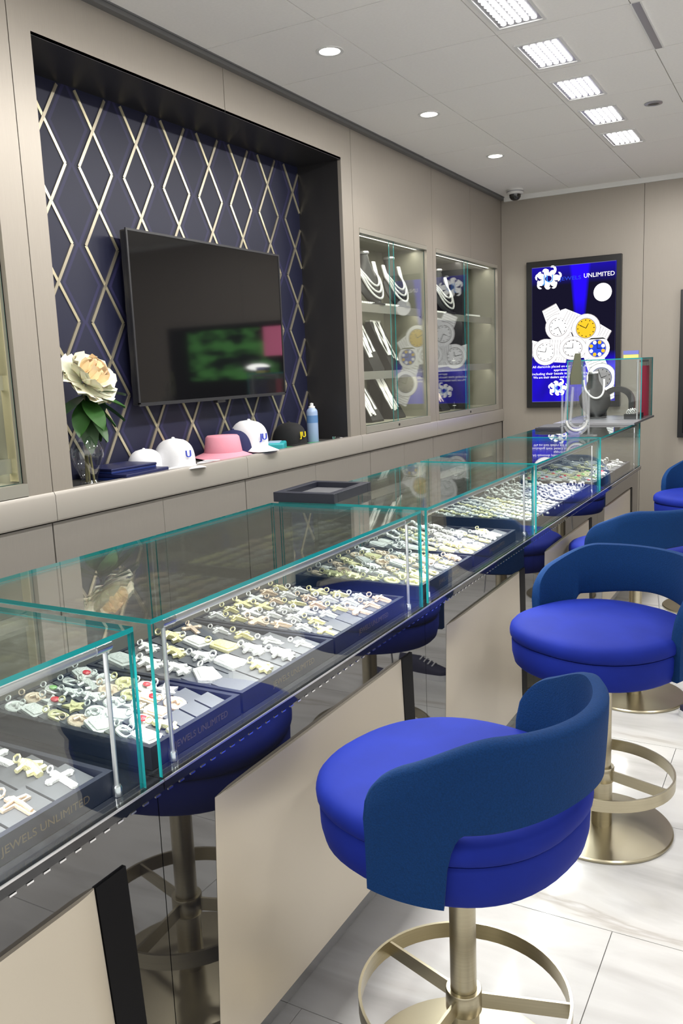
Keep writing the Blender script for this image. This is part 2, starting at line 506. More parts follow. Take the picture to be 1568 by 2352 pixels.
wpanel((6.09 + g, 6.69, 2.275, Z1), (6.69, YB - 0.002, Z0, Z1))
# niche lining
bx(XN, XW, NY0, NY1, NZ1 - 0.002, NZ1 + 0.01).build('niche_top', 'dark', wl, smooth=0)
bx(XN, XW - 0.02, NY1, NY1 + 0.012, NZ0, NZ1).build('niche_side', 'dark', wl, smooth=0)
bx(XN, XW - 0.02, NY0 - 0.012, NY0, NZ0, NZ1).build('niche_side', 'dark', wl, smooth=0)
bx(XN, XW, NY0, NY1, NZ0 - 0.012, NZ0).build('niche_ledge', 'dark', wl, smooth=0)
bx(XN - 0.02, XN, NY0, NY1, NZ0, NZ1).build('wallpaper', 'wallpaper', wl, smooth=0)
# brass inlay lines: zigzags crossing at every diamond tip, each straight run its own strip
def strip_mesh(dy, dz, wid, t, name, mtl):
    L = math.hypot(dy, dz); ny, nz = -dz / L * wid / 2, dy / L * wid / 2
    mb = MB()
    q = [(0 + ny, 0 + nz), (dy + ny, dz + nz), (dy - ny, dz - nz), (0 - ny, 0 - nz)]
    v = [(0, a, b) for a, b in q] + [(t, a, b) for a, b in q]
    mb.add(v, [(0, 1, 2, 3), (7, 6, 5, 4), (0, 4, 5, 1), (1, 5, 6, 2), (2, 6, 7, 3), (3, 7, 4, 0)])
    return mb.mesh(name, mtl, 0)
hz = PPZ / 2
sm = {}
def inlay(y, z, s_, z_lo, z_hi):
    """one run going down from (y,z) by half a diamond; s_=+1 to the right"""
    za, zb = z, z - hz
    ya, yb = y, y + s_ * PHW
    def cl(zz): return ya + (yb - ya) * (za - zz) / (za - zb)
    t0, t1 = min(za, z_hi), max(zb, z_lo)
    if t0 - t1 < 0.01: return
    ya2, yb2 = cl(t0), cl(t1)
    # clip at the niche sides
    lo, hi = NY0 + 0.004, NY1 - 0.004
    if max(ya2, yb2) < lo or min(ya2, yb2) > hi: return
    def cut(y_, z_, yo, zo):
        if y_ < lo: k = (lo - y_) / (yo - y_); return lo, z_ + (zo - z_) * k
        if y_ > hi: k = (hi - y_) / (yo - y_); return hi, z_ + (zo - z_) * k
        return y_, z_
    p = cut(ya2, t0, yb2, t1); q = cut(yb2, t1, ya2, t0)
    bright = s_ > 0
    key = (round(q[0] - p[0], 4), round(q[1] - p[1], 4), bright)
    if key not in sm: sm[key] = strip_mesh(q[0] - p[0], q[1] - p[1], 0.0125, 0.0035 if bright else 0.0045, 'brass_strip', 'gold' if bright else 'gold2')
    link('brass_strip', sm[key], wl, loc=(XN, p[0], p[1]))
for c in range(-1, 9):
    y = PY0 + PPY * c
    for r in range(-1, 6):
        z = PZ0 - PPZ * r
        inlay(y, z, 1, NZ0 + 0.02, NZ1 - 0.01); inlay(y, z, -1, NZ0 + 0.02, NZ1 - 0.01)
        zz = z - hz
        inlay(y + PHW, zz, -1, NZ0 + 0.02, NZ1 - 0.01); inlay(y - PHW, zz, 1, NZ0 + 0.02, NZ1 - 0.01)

# sill below niche and cabinets, in lengths
ts = struct(bx(-2.72, XW - 0.02, YN, YB, 1.10, 1.118).build('trim_3', 'gap', smooth=0))
for a, b in ((YN, -0.25), (-0.25, 0.87), (0.87, 2.0), (2.0, 3.125), (3.125, 4.257), (4.257, 5.37), (5.37, YB - 0.002)):
    mb = MB()
    prof = [(-0.03, 1.030), (0.006, 1.030), (0.010, 1.036), (0.010, 1.118), (0.004, 1.130), (-0.03, 1.130)]
    v = [(XW + p, a + 0.0012, z) for p, z in prof] + [(XW + p, b - 0.0012, z) for p, z in prof]
    k = len(prof)
    mb.add(v, [(i, (i + 1) % k, k + (i + 1) % k, k + i) for i in range(k)] + [tuple(range(k)), tuple(range(2 * k - 1, k - 1, -1))])
    mb.build('sill_length', 'trim_light', ts, smooth=30)

# ================================================================== BASE CABINETS behind the counter
ys = [-1.4, -0.25, 0.87, 1.988, 3.118, 4.374, 5.319, 6.296, YB - 0.004]
cl_ = ['base cabinet of taupe doors nearest the camera side, left of the vase',
       'base cabinet of taupe doors left of the flower vase end', 'taupe base cabinet below the left lit wall cabinet',
       'taupe base cabinet below the vase and navy boxes', 'taupe base cabinet below the pink hat and spray can',
       'taupe base cabinet below the two-bust wall cabinet', 'taupe base cabinet below the middle wall cabinet post', 'taupe base cabinet in the far corner by the back wall']
for i, (a, b) in enumerate(zip(ys[:-1], ys[1:])):
    t = thing('base_cabinet', cl_[i], 'cabinet', (XW - 0.25, (a + b) / 2, 0))
    h = (b - a) / 2
    bx(-0.22, 0.222, -h + 0.002, h - 0.002, 0.0, 1.026).build('body', 'gap', t, smooth=0)
    nd = 2 if b - a > 0.9 else 1
    for k in range(nd):
        c0 = -h + 0.002 + (2 * h - 0.004) * k / nd; c1 = -h + 0.002 + (2 * h - 0.004) * (k + 1) / nd
        bx(0.222, 0.246, c0 + 0.001, c1 - 0.001, 0.08, 1.024).build('door', 'base', t, smooth=0)
    bx(0.222, 0.232, -h + 0.002, h - 0.002, 0.0, 0.078).build('plinth', 'gap', t, smooth=0)

# ================================================================== CEILING LIGHTS
for i in range(-6, 5):
    y = 4.393 + 0.5475 * i
    if i < 0: pass
    lab = {4: 'square grid LED ceiling light farthest away, nearest the back wall', 3: 'LED grid ceiling light second from the back wall',
           2: 'LED grid ceiling light in the middle of the visible row', 1: 'x', 0: 'x'}
    names = {-6: 'LED grid ceiling light far behind the camera', -5: 'LED grid ceiling light behind the camera', -4: 'LED grid ceiling light just behind the camera end of the row',
             -3: 'LED grid ceiling light above the nearest stool', -2: 'LED grid ceiling light cut off by the top edge of the photo',
             -1: 'LED grid ceiling light second from the top of the photo, its dots sharp', 0: 'middle LED grid ceiling light of the five in the row',
             1: 'LED grid ceiling light fourth from the top, second from the back wall', 2: 'farthest LED grid ceiling light, closest to the back wall'}
    if i > 2: continue
    t = thing('ceiling_light', names[i], 'ceiling light', (-1.055, y, ZC), 0, 'LED ceiling lights in a row')
    fr = MB()
    W2, L2, k = 0.098, 0.172, 0.012
    fr.box(-W2, W2, -L2, -L2 + k, -0.006, 0).box(-W2, W2, L2 - k, L2, -0.006, 0).box(-W2, -W2 + k, -L2 + k, L2 - k, -0.006, 0).box(W2 - k, W2, -L2 + k, L2 - k, -0.006, 0)
    fr.build('frame', 'white', t, smooth=0)
    bx(-W2 + k, W2 - k, -L2 + k, L2 - k, -0.002, 0.0).build('plate', 'greymetal', t, smooth=0)
    for q in range(5):
        mb = MB()
        x = -0.06 + 0.03 * q
        for p in range(9):
            yy = -0.128 + 0.032 * p
            mb.lathe([(0.0105, 0), (0.0105, -0.003), (0.006, -0.005), (0.0, -0.0055)], 8, c=(x, yy, -0.002), cap=False)
        mb.build('led_row', 'led', t, smooth=50)
    area('panel_lamp', (0, 0, -0.012), 0.17, 0.32, PANEL_W, parent=t)
dl = [(-1.805, 0.07, 'round recessed downlight behind the camera near the left wall'), (-1.805, 1.14, 'round recessed downlight above the left wall cabinet'), (-1.806, 2.21, 'round recessed downlight above the flower vase'),
      (-1.808, 3.279, 'round recessed downlight nearest in view, beside the niche'), (-1.820, 4.348, 'round recessed downlight second in view, middle one'), (-1.829, 5.437, 'round recessed downlight farthest in view, near the corner')]
for x, y, lab in dl:
    t = thing('downlight', lab, 'downlight', (x, y, ZC), 0, 'recessed downlights along the left wall')
    MB().lathe([(0.044, 0.0), (0.058, 0.0), (0.058, -0.004), (0.044, -0.003), (0.044, 0.0)], 28, cap=False).build('trim_ring', 'white', t)
    MB().lathe([(0.0, -0.0025), (0.044, -0.0015), (0.044, 0.0)], 24, cap=False).build('lens', 'lens', t)
    ld = bpy.data.lights.new('spot', 'SPOT'); ld.energy = SPOT_W; ld.spot_size = R(115); ld.spot_blend = 0.8; ld.shadow_soft_size = 0.04
    ld.color = (1, 0.94, 0.85)
    o = bpy.data.objects.new('spot', ld); COL.objects.link(o); o.parent = t; o.location = (0, 0, -0.01)
# unseen fill lights added on the customer side to brighten the room
for x, y, lab in [(0.9, 1.0, 'LED grid ceiling light over the right side aisle near the camera'), (0.9, 3.2, 'LED grid ceiling light over the right side aisle midway'), (0.9, 5.2, 'LED grid ceiling light over the right side aisle at the back')]:
    t = thing('ceiling_light', lab, 'ceiling light', (x, y, ZC), 0, 'LED ceiling lights right aisle')
    bx(-0.15, 0.15, -0.15, 0.15, -0.006, 0).build('frame', 'white', t, smooth=0)
    bx(-0.12, 0.12, -0.12, 0.12, -0.009, -0.006).build('diffuser', 'led', t, smooth=0)
    area('panel_lamp', (0, 0, -0.02), 0.3, 0.3, PANEL_W * 1.4, parent=t)

# ceiling bits
t = thing('air_slot', 'grey linear air slot set in the ceiling, top right', 'vent', (-0.64, 3.797, ZC))
bx(-0.016, 0.016, -0.27, 0.27, -0.003, 0.001).build('slot', 'greymetal', t, smooth=0)
for s_ in (-1, 1): bx(s_ * 0.018 - 0.003, s_ * 0.018 + 0.003, -0.272, 0.272, -0.005, 0.001).build('flange', 'white', t, smooth=0)
t = thing('sprinkler', 'dark round sprinkler cover in the ceiling right of the light row', 'sprinkler', (-0.791, 4.888, ZC))
MB().lathe([(0.045, 0.0), (0.045, -0.004), (0.03, -0.007), (0.026, -0.002)], 24, cap=False).build('ring', 'greymetal', t)
MB().lathe([(0.0, -0.006), (0.026, -0.005), (0.026, 0)], 20, cap=False).build('cup', 'dark', t)
t = thing('security_camera', 'white dome security camera in the far ceiling corner', 'camera', (-2.05, 6.55, ZC))
MB().lathe([(0.062, 0.0), (0.062, -0.03), (0.054, -0.036), (0.0, -0.036)], 28).build('housing', 'white', t)
MB().lathe([(0.044, -0.036), (0.042, -0.055), (0.032, -0.07), (0.018, -0.078), (0.0, -0.08)], 24, cap=False).build('dome', 'tvblack', t)
MB().lathe([(0.062, -0.012), (0.064, -0.016), (0.062, -0.02)], 28, cap=False).build('band', 'greymetal', t)

# ================================================================== WALL TV IN THE NICHE
t = thing('television', 'large black wall television hung over the diamond wallpaper', 'television', (XN, 3.22, 1.74))
bx(0.001, 0.05, -0.22, 0.22, -0.16, 0.16).build('wall_bracket', 'dark', t, smooth=0)
bx(0.045, 0.08, -0.556, 0.556, -0.352, 0.352).build('back_shell', 'tvrim', t, smooth=0, bevel=0.006)
fr = MB(); k = 0.009
fr.box(0.078, 0.0855, -0.56, 0.56, -0.356, -0.356 + k * 1.6).box(0.078, 0.0855, -0.56, 0.56, 0.356 - k, 0.356)
fr.box(0.078, 0.0855, -0.56, -0.56 + k, -0.356 + k, 0.356 - k).box(0.078, 0.0855, 0.56 - k, 0.56, -0.356 + k, 0.356 - k)
fr.build('bezel', 'tvrim', t, smooth=0)
bx(0.077, 0.083, -0.552, 0.552, -0.343, 0.348).build('screen', 'tvblack', t, smooth=0)
bx(0.06, 0.084, -0.03, 0.03, -0.368, -0.356).build('sensor', 'dark', t, smooth=0)

# ================================================================== WALL CABINETS
def hbox(parent, name, x0, x1, y0, y1, z0, z1, mtl, **kw):
    return bx(x0, x1, y0, y1, z0, z1).build(name, mtl, parent, smooth=0, **kw)

def wall_cabinet(name, label, y0, y1, mull, shelves, z0=1.131, z1=2.275, divider=None, goldstrip=False):
    t = thing(name, label, 'display cabinet', (XW, (y0 + y1) / 2, z0))
    h = (y1 - y0) / 2; H = z1 - z0; D = -0.33
    e = 0.0015
    hbox(t, 'back', D, D + 0.012, -h + e, h - e, e, H - e, 'cab')
    for s_ in (-1, 1):
        hbox(t, 'side', D + 0.012, -0.022, s_ * (h - e) - (0.012 if s_ > 0 else 0), s_ * (h - e) + (0.012 if s_ < 0 else 0), e, H - e, 'cab')
    hbox(t, 'top', D + 0.012, -0.022, -h + 0.014, h - 0.014, H - 0.014, H - e, 'cab')
    hbox(t, 'bottom', D + 0.012, -0.022, -h + 0.014, h - 0.014, e, 0.042, 'cab')
    # slim metal tracks top and bottom
    hbox(t, 'track', -0.045, 0.004, -h + e, h - e, e, 0.042, 'steel')
    hbox(t, 'track', -0.045, 0.002, -h + e, h - e, H - 0.026, H - e, 'steel')
    if goldstrip:
        hbox(t, 'edge_profile', -0.06, -0.022, h - 0.017, h - 0.0135, 0.05, H - 0.03, 'gold')
    for zz in shelves:
        s = bx(D + 0.014, -0.05, -h + 0.015, h - 0.015, zz - 0.006, zz).build('shelf', 'glass_door', t, smooth=0)
        f = bx(-0.058, -0.046, -h + 0.015, h - 0.015, zz - 0.048, zz).build('shelf_edge', 'steel', t, smooth=0)
        l1 = bx(-0.075, -0.06, -h + 0.02, h - 0.02, zz - 0.012, zz - 0.008).build('led_strip', 'strip', t, smooth=0)
        a = area('shelf_lamp', (-0.085, 0, zz - 0.02), 0.03, 2 * h - 0.06, CAB_W, (0, 0, 0), (1, 0.95, 0.85), parent=t)
    bx(-0.075, -0.06, -h + 0.02, h - 0.02, H - 0.020, H - 0.016).build('led_strip', 'strip', t, smooth=0)
    area('shelf_lamp', (-0.085, 0, H - 0.03), 0.03, 2 * h - 0.06, CAB_W * 1.3, (0, 0, 0), (1, 0.95, 0.85), parent=t)
    ml = mull - (y0 + y1) / 2
    if divider:
        hbox(t, 'divider', D + 0.014, -0.05, ml + 0.0, ml + divider, 0.043, H - 0.027, 'dark')
    # two sliding glass doors
    MB().box(-0.014, -0.009, -h + 0.003, ml + 0.02, 0.043, H - 0.027, 1, 0, 0).build('glass_door', ['glass_door', 'teal'], t, smooth=0)
    MB().box(-0.026, -0.021, ml - 0.02, h - 0.003, 0.043, H - 0.027, 1, 0, 0).build('glass_door', ['glass_door', 'teal'], t, smooth=0)
    MB().lathe([(0.008, 0), (0.008, 0.004), (0, 0.004)], 16).build('lock', 'dark', t, loc=(0.004, ml, 0.022)).rotation_euler = (0, R(90), 0)
    return t
wall_cabinet('display_cabinet', 'lit glass-fronted wall cabinet at the left edge with a gold side profile', 0.2, 1.897, 1.0, [0.125, 0.395, 0.66], goldstrip=True)
wall_cabinet('display_cabinet', 'lit glass-fronted wall cabinet right of the dark niche with two necklace busts', 4.325, 5.27, 4.768, [0.355, 0.745])
wall_cabinet('display_cabinet', 'lit glass-fronted wall cabinet in the far corner, its right half empty', 5.425, 6.69, 6.03, [0.375, 0.735], divider=0.075)

# necklace bust
def bust_mesh(w_top=0.028, w_sh=0.085, H=0.24, dep=0.075):
    """curved bust sheet; front +x, wide in y"""
    mb = MB(); rs = []
    N, K = 12, 15
    for j in range(N + 1):
        t_ = j / N
        z = H * (1 - t_)
        ww = w_top + (w_sh - w_top) * min(1, max(0, (t_ - 0.12) / 0.38)) ** 1.4 if t_ > 0.12 else w_top
        if t_ > 0.62: ww *= 1 - 0.75 * ((t_ - 0.62) / 0.38) ** 1.8
        lean = 0.015 + dep * (t_ ** 1.1)
        ring = []
        for i in range(K):
            u = -1 + 2 * i / (K - 1)
            ring.append((lean + 0.03 * (1 - u * u) , ww * u, z))
        for i in range(K - 1, -1, -1):
            u = -1 + 2 * i / (K - 1)
            ring.append((lean + 0.03 * (1 - u * u) - 0.010, ww * u * 0.97, z))
        rs.append(ring)
    mb.rings(rs)
    return mb
def necklace_mesh(n_rows=3, H=0.24, w=0.055, drop=0.12, r=0.0055, dep=0.075):
    mb = MB()
    for q in range(n_rows):
        pts = []
        for i in range(25):
            a = -1 + 2 * i / 24
            s_ = abs(a)
            y = (w + 0.006 * q) * (a if s_ < 1 else a) * (1 if s_ < .9 else 0.98)
            y = (w + 0.008 * q) * sin(a * pi / 2)
            t_ = 0.13 + (drop + 0.030 * q) / H * (cos(a * pi / 2) ** 0.8 if s_ < 1 else 0)
            z = H * (1 - t_)
            ww = 0.028 + (0.085 - 0.028) * min(1, max(0, (t_ - 0.12) / 0.38)) ** 1.4
            u = max(-1, min(1, y / max(ww, .03)))
            pts.append((0.015 + dep * t_ ** 1.1 + 0.03 * (1 - u * u) + 0.007, y, z))
        mb.tube(pts, r, 6)
    return mb
def bust(loc, rz, lab, nlab, s=1.0, stand=True, rows=3, drop=0.12):
    t = thing('necklace_bust', lab, 'necklace bust', loc, rz)
    bust_mesh().build('torso', 'bust', t)
    MB().lathe([(0.0, 0.252), (0.026, 0.252), (0.028, 0.246), (0.026, 0.24), (0.0, 0.24)], 20, c=(0.022, 0, 0)).build('neck_cap', 'alu', t)
    MB().lathe([(0.06, 0.0), (0.06, 0.006), (0.055, 0.008), (0.0, 0.008)], 24, c=(0.07, 0, 0), sy=1.0).build('foot', 'bust', t)
    t.scale = (s, s, s)
    nk = tag(necklace_mesh(rows, drop=drop).build('necklace', 'diamond'), nlab, 'necklace')
    nk.location = loc; nk.rotation_euler = (0, 0, rz); nk.scale = (s, s, s)
    return t
zs = 1.131 + 0.745 + 0.0005
bust((-2.44, 4.70, zs), R(-12), 'black necklace bust in the left half of the near lit cabinet, top shelf', 'diamond necklace on the bust nearest the niche, top shelf', 1.28)
bust((-2.44, 5.06, zs), R(-12), 'black necklace bust by the glass door joint of the near lit cabinet', 'diamond necklace on the second bust from the niche', 1.28)
bust((-2.44, 5.86, 1.131 + 0.7355), R(-12), 'black necklace bust in the far corner cabinet, top shelf', 'diamond necklace on the bust in the far corner cabinet', 1.28)

# sloping bracelet ramps with chains on them
def ramp(loc, lab, H=0.30, W=0.15, tone='bust'):
    t = thing('bracelet_ramp', lab, 'display ramp', loc)
    a = math.atan2(0.15, H)
    mb = MB()
    v = [(-0.09, -W / 2, 0), (0.09, -W / 2, 0), (0.09, W / 2, 0), (-0.09, W / 2, 0), (-0.09, -W / 2, H), (-0.06, -W / 2, H), (-0.06, W / 2, H), (-0.09, W / 2, H)]
    v[1] = (0.09, -W / 2, 0); 
    mb.add([(-0.09, -W / 2, 0), (0.09, -W / 2, 0), (0.09, -W / 2, 0.012), (-0.06, -W / 2, H), (-0.09, -W / 2, H),
            (-0.09, W / 2, 0), (0.09, W / 2, 0), (0.09, W / 2, 0.012), (-0.06, W / 2, H), (-0.09, W / 2, H)],
           [(0, 1, 2, 3, 4), (9, 8, 7, 6, 5), (0, 5, 6, 1), (1, 6, 7, 2), (2, 7, 8, 3), (3, 8, 9, 4), (4, 9, 5, 0)])
    mb.build('board', tone, t, smooth=0)
    hbox(t, 'top_bar', -0.092, -0.058, -W / 2 + 0.005, W / 2 - 0.005, H + 0.0005, H + 0.012, 'alu')
    return t
def chain_on_ramp(loc, y, H, mtl, lab, group, L=0.26, wob=0.0, r=0.0105):
    mb = MB(); pts = []
    for i in range(15):
        q = i / 14
        d = q * L
        f = d / math.hypot(0.15, H - 0.012)
        pts.append((loc[0] - 0.06 + 0.15 * f + 0.006, loc[1] + y + wob * sin(q * 5 + y * 90) - 0.012 * q, loc[2] + H - (H - 0.012) * f + 0.004))
    mb.tube(pts, lambda q: r * (1 + 0.25 * sin(q * 70)), 6, r2=0.004)
    return tag(mb.build('chain', mtl), lab, 'chain', group)
def ramp_set(loc, lab, H, mtl, chains, what, grp, tone='bust', wob=0.004, L=0.26):
    ramp(loc, lab, H, 0.16, tone)
    for k, y in enumerate(chains):
        chain_on_ramp(loc, y, H, mtl, what, grp, L=L * random.uniform(0.8, 1.0), wob=wob)
zm, zb = 1.131 + 0.3555, 1.131 + 0.0425
ramp_set((-2.44, 4.73, zm), 'black sloping ramp with silver chains, middle shelf nearest the niche', 0.31, 'diamond', [-0.05, -0.025, 0.005, 0.045], 'silver chain hanging down the middle shelf ramp nearest the niche', 'chains on the first middle ramp')
ramp_set((-2.44, 5.00, zm), 'black sloping ramp with tangled silver chains, middle shelf by the door joint', 0.31, 'diamond', [-0.05, -0.028, -0.006, 0.016, 0.04], 'silver chain hanging down the middle shelf ramp by the door joint', 'chains on the second middle ramp', wob=0.012, L=0.29)
ramp_set((-2.44, 4.70, zb), 'black sloping ramp with broad silver chains, bottom shelf nearest the niche', 0.26, 'diamond', [-0.06, -0.04, -0.02, 0.0, 0.04], 'silver chain lying down the bottom shelf ramp nearest the niche', 'chains on the first bottom ramp', L=0.27)
ramp_set((-2.44, 5.03, zb), 'black sloping ramp with broad silver chains, bottom shelf by the door joint', 0.26, 'diamond', [-0.06, -0.038, -0.016, 0.006, 0.03], 'silver chain lying down the bottom shelf ramp by the door joint', 'chains on the second bottom ramp', L=0.25)
ramp_set((-2.44, 5.82, zb), 'sloping ramp with rose gold chains on the bottom shelf of the corner cabinet', 0.26, 'rose', [-0.055, -0.03, -0.005, 0.02], 'rose gold chain on the corner cabinet ramp', 'rose gold chains on the corner ramp', L=0.24)
ramp_set((-2.44, 5.82, 1.131 + 0.3755), 'bare black sloping ramp on the middle shelf of the corner cabinet', 0.28, 'diamond', [], '', '')
# strings of white stones along the shelf fronts
def stone_row(y0, y1, z, lab, n):
    mb = MB()
    for i in range(n):
        y = y0 + (y1 - y0) * (i + 0.5) / n
        mb.lathe([(0.0, 0.0), (0.009, 0.003), (0.011, 0.009), (0.007, 0.016), (0.0, 0.018)], 6, c=(XW - 0.085, y, z), cap=False)
    o = tag(mb.build('stone_bracelet', 'diamond'), lab, 'bracelet'); return o
stone_row(4.36, 5.10, zs, 'straight row of white stones along the top shelf front of the near cabinet', 30)
stone_row(5.46, 5.80, 1.131 + 0.7355, 'short row of white stones along the top shelf of the corner cabinet', 14)
stone_row(6.12, 6.50, 1.131 + 0.7355, 'row of white stones in the empty right half of the corner cabinet', 14)
# little figurines at the middle post of the corner cabinet
for zz, lab in ((1.131 + 0.3755, 'tiny ring stand on the middle shelf beside the dark post'), (zb, 'tiny ring stand on the bottom shelf beside the dark post')):
    t = thing('ring_stand', lab, 'ring stand', (-2.35, 5.985, zz))
    MB().lathe([(0.022, 0), (0.022, 0.006), (0.008, 0.01), (0.005, 0.05), (0.003, 0.06), (0, 0.062)], 12).build('cone', 'acrylic', t)
    MB().tube([(0.011 * cos(a), 0.011 * sin(a), 0.03) for a in [i * pi / 6 for i in range(12)]], 0.003, 5, closed=True).build('ring', 'diamond', t)
for yy, lab in ((0.9, 'boxed piece on the low shelf of the left edge cabinet'),):
    t = thing('display_box', lab, 'box', (-2.42, 1.45, 1.131 + 0.1255))
    hbox(t, 'base', -0.05, 0.05, -0.06, 0.06, 0, 0.05, 'bust'); hbox(t, 'lid', -0.052, -0.044, -0.06, 0.06, 0.05, 0.15, 'red_card')

# ================================================================== COUNTER MODULES
CY = [-0.13, 1.012, 2.165, 3.262, 4.428, 5.600]
mod = ['counter module nearest the camera, cut by the left edge', 'counter module beside the nearest blue stool', 'counter module beside the second blue stool',
       'counter module beside the third blue stool', 'farthest counter module near the back wall']
casel = ['glass display case at the lower left corner', 'second glass display case from the left, with card pendants and crosses', 'third glass display case, with the black tray on its corner',
         'fourth glass display case, full of silver bracelets', 'farthest glass display case under the clear watch stand']
XM = -0.953   # smoked mirror front
NEAR = [-0.43, -0.424, -0.386, -0.42, -0.42]
FAR = [0.412, 0.405, 0.350, 0.37, 0.30]
def counter(i, y0, y1):
    L = y1 - y0; h = L / 2
    t = thing('counter', mod[i], 'counter', (XF, (y0 + y1) / 2, 0))
    d = XM - XF
    e = 0.001
    hbox(t, 'body', XBK - XF - 0.01, d - 0.008, -h + e, h - e, 0.12, ZD - 0.022, 'black')
    hbox(t, 'plinth', XBK - XF + 0.05, d - 0.12, -h + e, h - e, 0.0, 0.12, 'dark')
    hbox(t, 'mirror_front', d - 0.008, d, -h + e, h - e, 0.125, ZD - 0.024, 'mirror')
    # champagne panel: trapezoid, wider at its foot, its ends rolled back onto the mirror; a dark strip beyond it
    near, far, zt, zb_ = NEAR[i], FAR[i], 0.713, 0.165
    def section(n_, f_):
        p = [(0.0004, n_), (0.0065, n_ + 0.05), (0.0085, n_ + 0.13)]
        p += [(0.0085 - 0.0075 * (1 - cos(q)), f_ - 0.055 + 0.055 * sin(q)) for q in [pi / 2 * j / 7 for j in range(8)]]
        return p + [(0.0002, f_)]
    mb = MB()
    mb.rings([[(d + x, y, zb_) for x, y in section(near - 0.037, far + 0.036)], [(d + x, y, zt) for x, y in section(near, far)]])
    mb.build('front_panel', 'panel', t, smooth=25)
    mb = MB()
    mb.rings([[(d + 0.0002, far + 0.037, zb_), (d + 0.004, far + 0.037, zb_), (d + 0.004, far + 0.098, zb_), (d + 0.0002, far + 0.098, zb_)],
              [(d + 0.0002, far + 0.001, zt), (d + 0.004, far + 0.001, zt), (d + 0.004, far + 0.068, zt), (d + 0.0002, far + 0.068, zt)]])
    mb.build('dark_upright', 'upright', t, smooth=0)
    # deck with bright front edge
    hbox(t, 'deck', XBK - XF - 0.012, 0.004, -h + e, h - e, ZD - 0.020, ZD, 'deck')
    hbox(t, 'edge_strip', 0.004, 0.0065, -h + e, h - e, ZD - 0.003, ZD + 0.0005, 'alu')
    # chrome bits standing in for the light sparkle along the lower deck edge
    mb = MB()
    n = int(L / 0.03)
    for q in range(n):
        yy = -h + 0.03 * (q + 0.5)
        mb.box(0.002, 0.0055, yy - 0.006, yy + 0.006, ZD - 0.0235, ZD - 0.0205)
    mb.build('edge_facets', 'chrome', t, smooth=0)
    return t

def glass_case(i, y0, y1):
    g_ = 0.003
    y0 += g_; y1 -= 0.038
    L = y1 - y0; h = L / 2; H = ZT - ZD
    t = thing('glass_case', casel[i], 'display case', (XF, (y0 + y1) / 2, ZD))
    D = XBK - XF; gt = 0.007
    z0 = 0.0008
    MB().box(D, 0, -h, h, H - 0.008, H, 1, 2, 0).build('top_pane', ['glass', 'teal'], t, smooth=0)
    fp = MB().box(-gt, 0, -h, h, z0, H - 0.0085, 1, 0, 0); fp.mi[-2] = 0
    fp.build('front_pane', ['glass_front', 'teal'], t, smooth=0)
    for s_ in (-1, 1):
        a, b = (-h, -h + gt) if s_ < 0 else (h - gt, h)
        ep = MB().box(D + 0.001, -gt - 0.0005, a, b, z0, H - 0.0085, 1, 1, 0); ep.mi[-2] = 0
        ep.build('end_pane', ['glass', 'teal'], t, smooth=0)
    for s_ in (-1, 1):
        a, b = (-h + gt + 0.001, 0.02) if s_ < 0 else (-0.02, h - gt - 0.001)
        x = D + 0.004 + (0.006 if s_ > 0 else 0)
        MB().box(x, x + 0.004, a, b, z0 + 0.004, H - 0.0095, 1, 0, 0).build('sliding_door', ['glass_door', 'teal'], t, smooth=0)
    hbox(t, 'door_track', D + 0.001, D + 0.018, -h + gt + 0.001, h - gt - 0.001, z0, z0 + 0.004, 'alu')
    # chrome light rail under the top front edge, on two slim posts
    ry, rz = -0.028, H - 0.024
    mb = MB(); mb.tube([(ry, -h + 0.055, rz), (ry, h - 0.032, rz)], 0.0095, 14); mb.build('light_rail', 'alu', t)
    for s_ in (-1, 1):
        yy = s_ * (h - (0.06 if s_ < 0 else 0.038))
        mb = MB(); mb.lathe([(0.0042, 0.018), (0.0042, rz)], 12, c=(ry, yy, 0)); p = mb.build('rail_post', 'alu', t)
        mb = MB(); mb.lathe([(0.0085, z0), (0.0085, 0.016), (0.0065, 0.019), (0.0, 0.019)], 14, c=(ry, yy, 0)); mb.build('post_foot', 'chrome', p)
        mb = MB(); e_ = 0 if s_ < 0 else 0.022; mb.tube([(ry, s_ * (h - 0.052 + e_), rz), (ry, s_ * (h - 0.085 + e_), rz)], 0.0108, 14); mb.build('rail_cap', 'chrome', p)
    area('rail_lamp', (ry - 0.012, 0, rz - 0.004), 0.012, L - 0.16, RAIL_W, (0, R(-28), 0), (1, 0.985, 0.96), parent=t)
    return t
for i in range(5):
    counter(i, CY[i], CY[i + 1]); glass_case(i, CY[i], CY[i + 1])

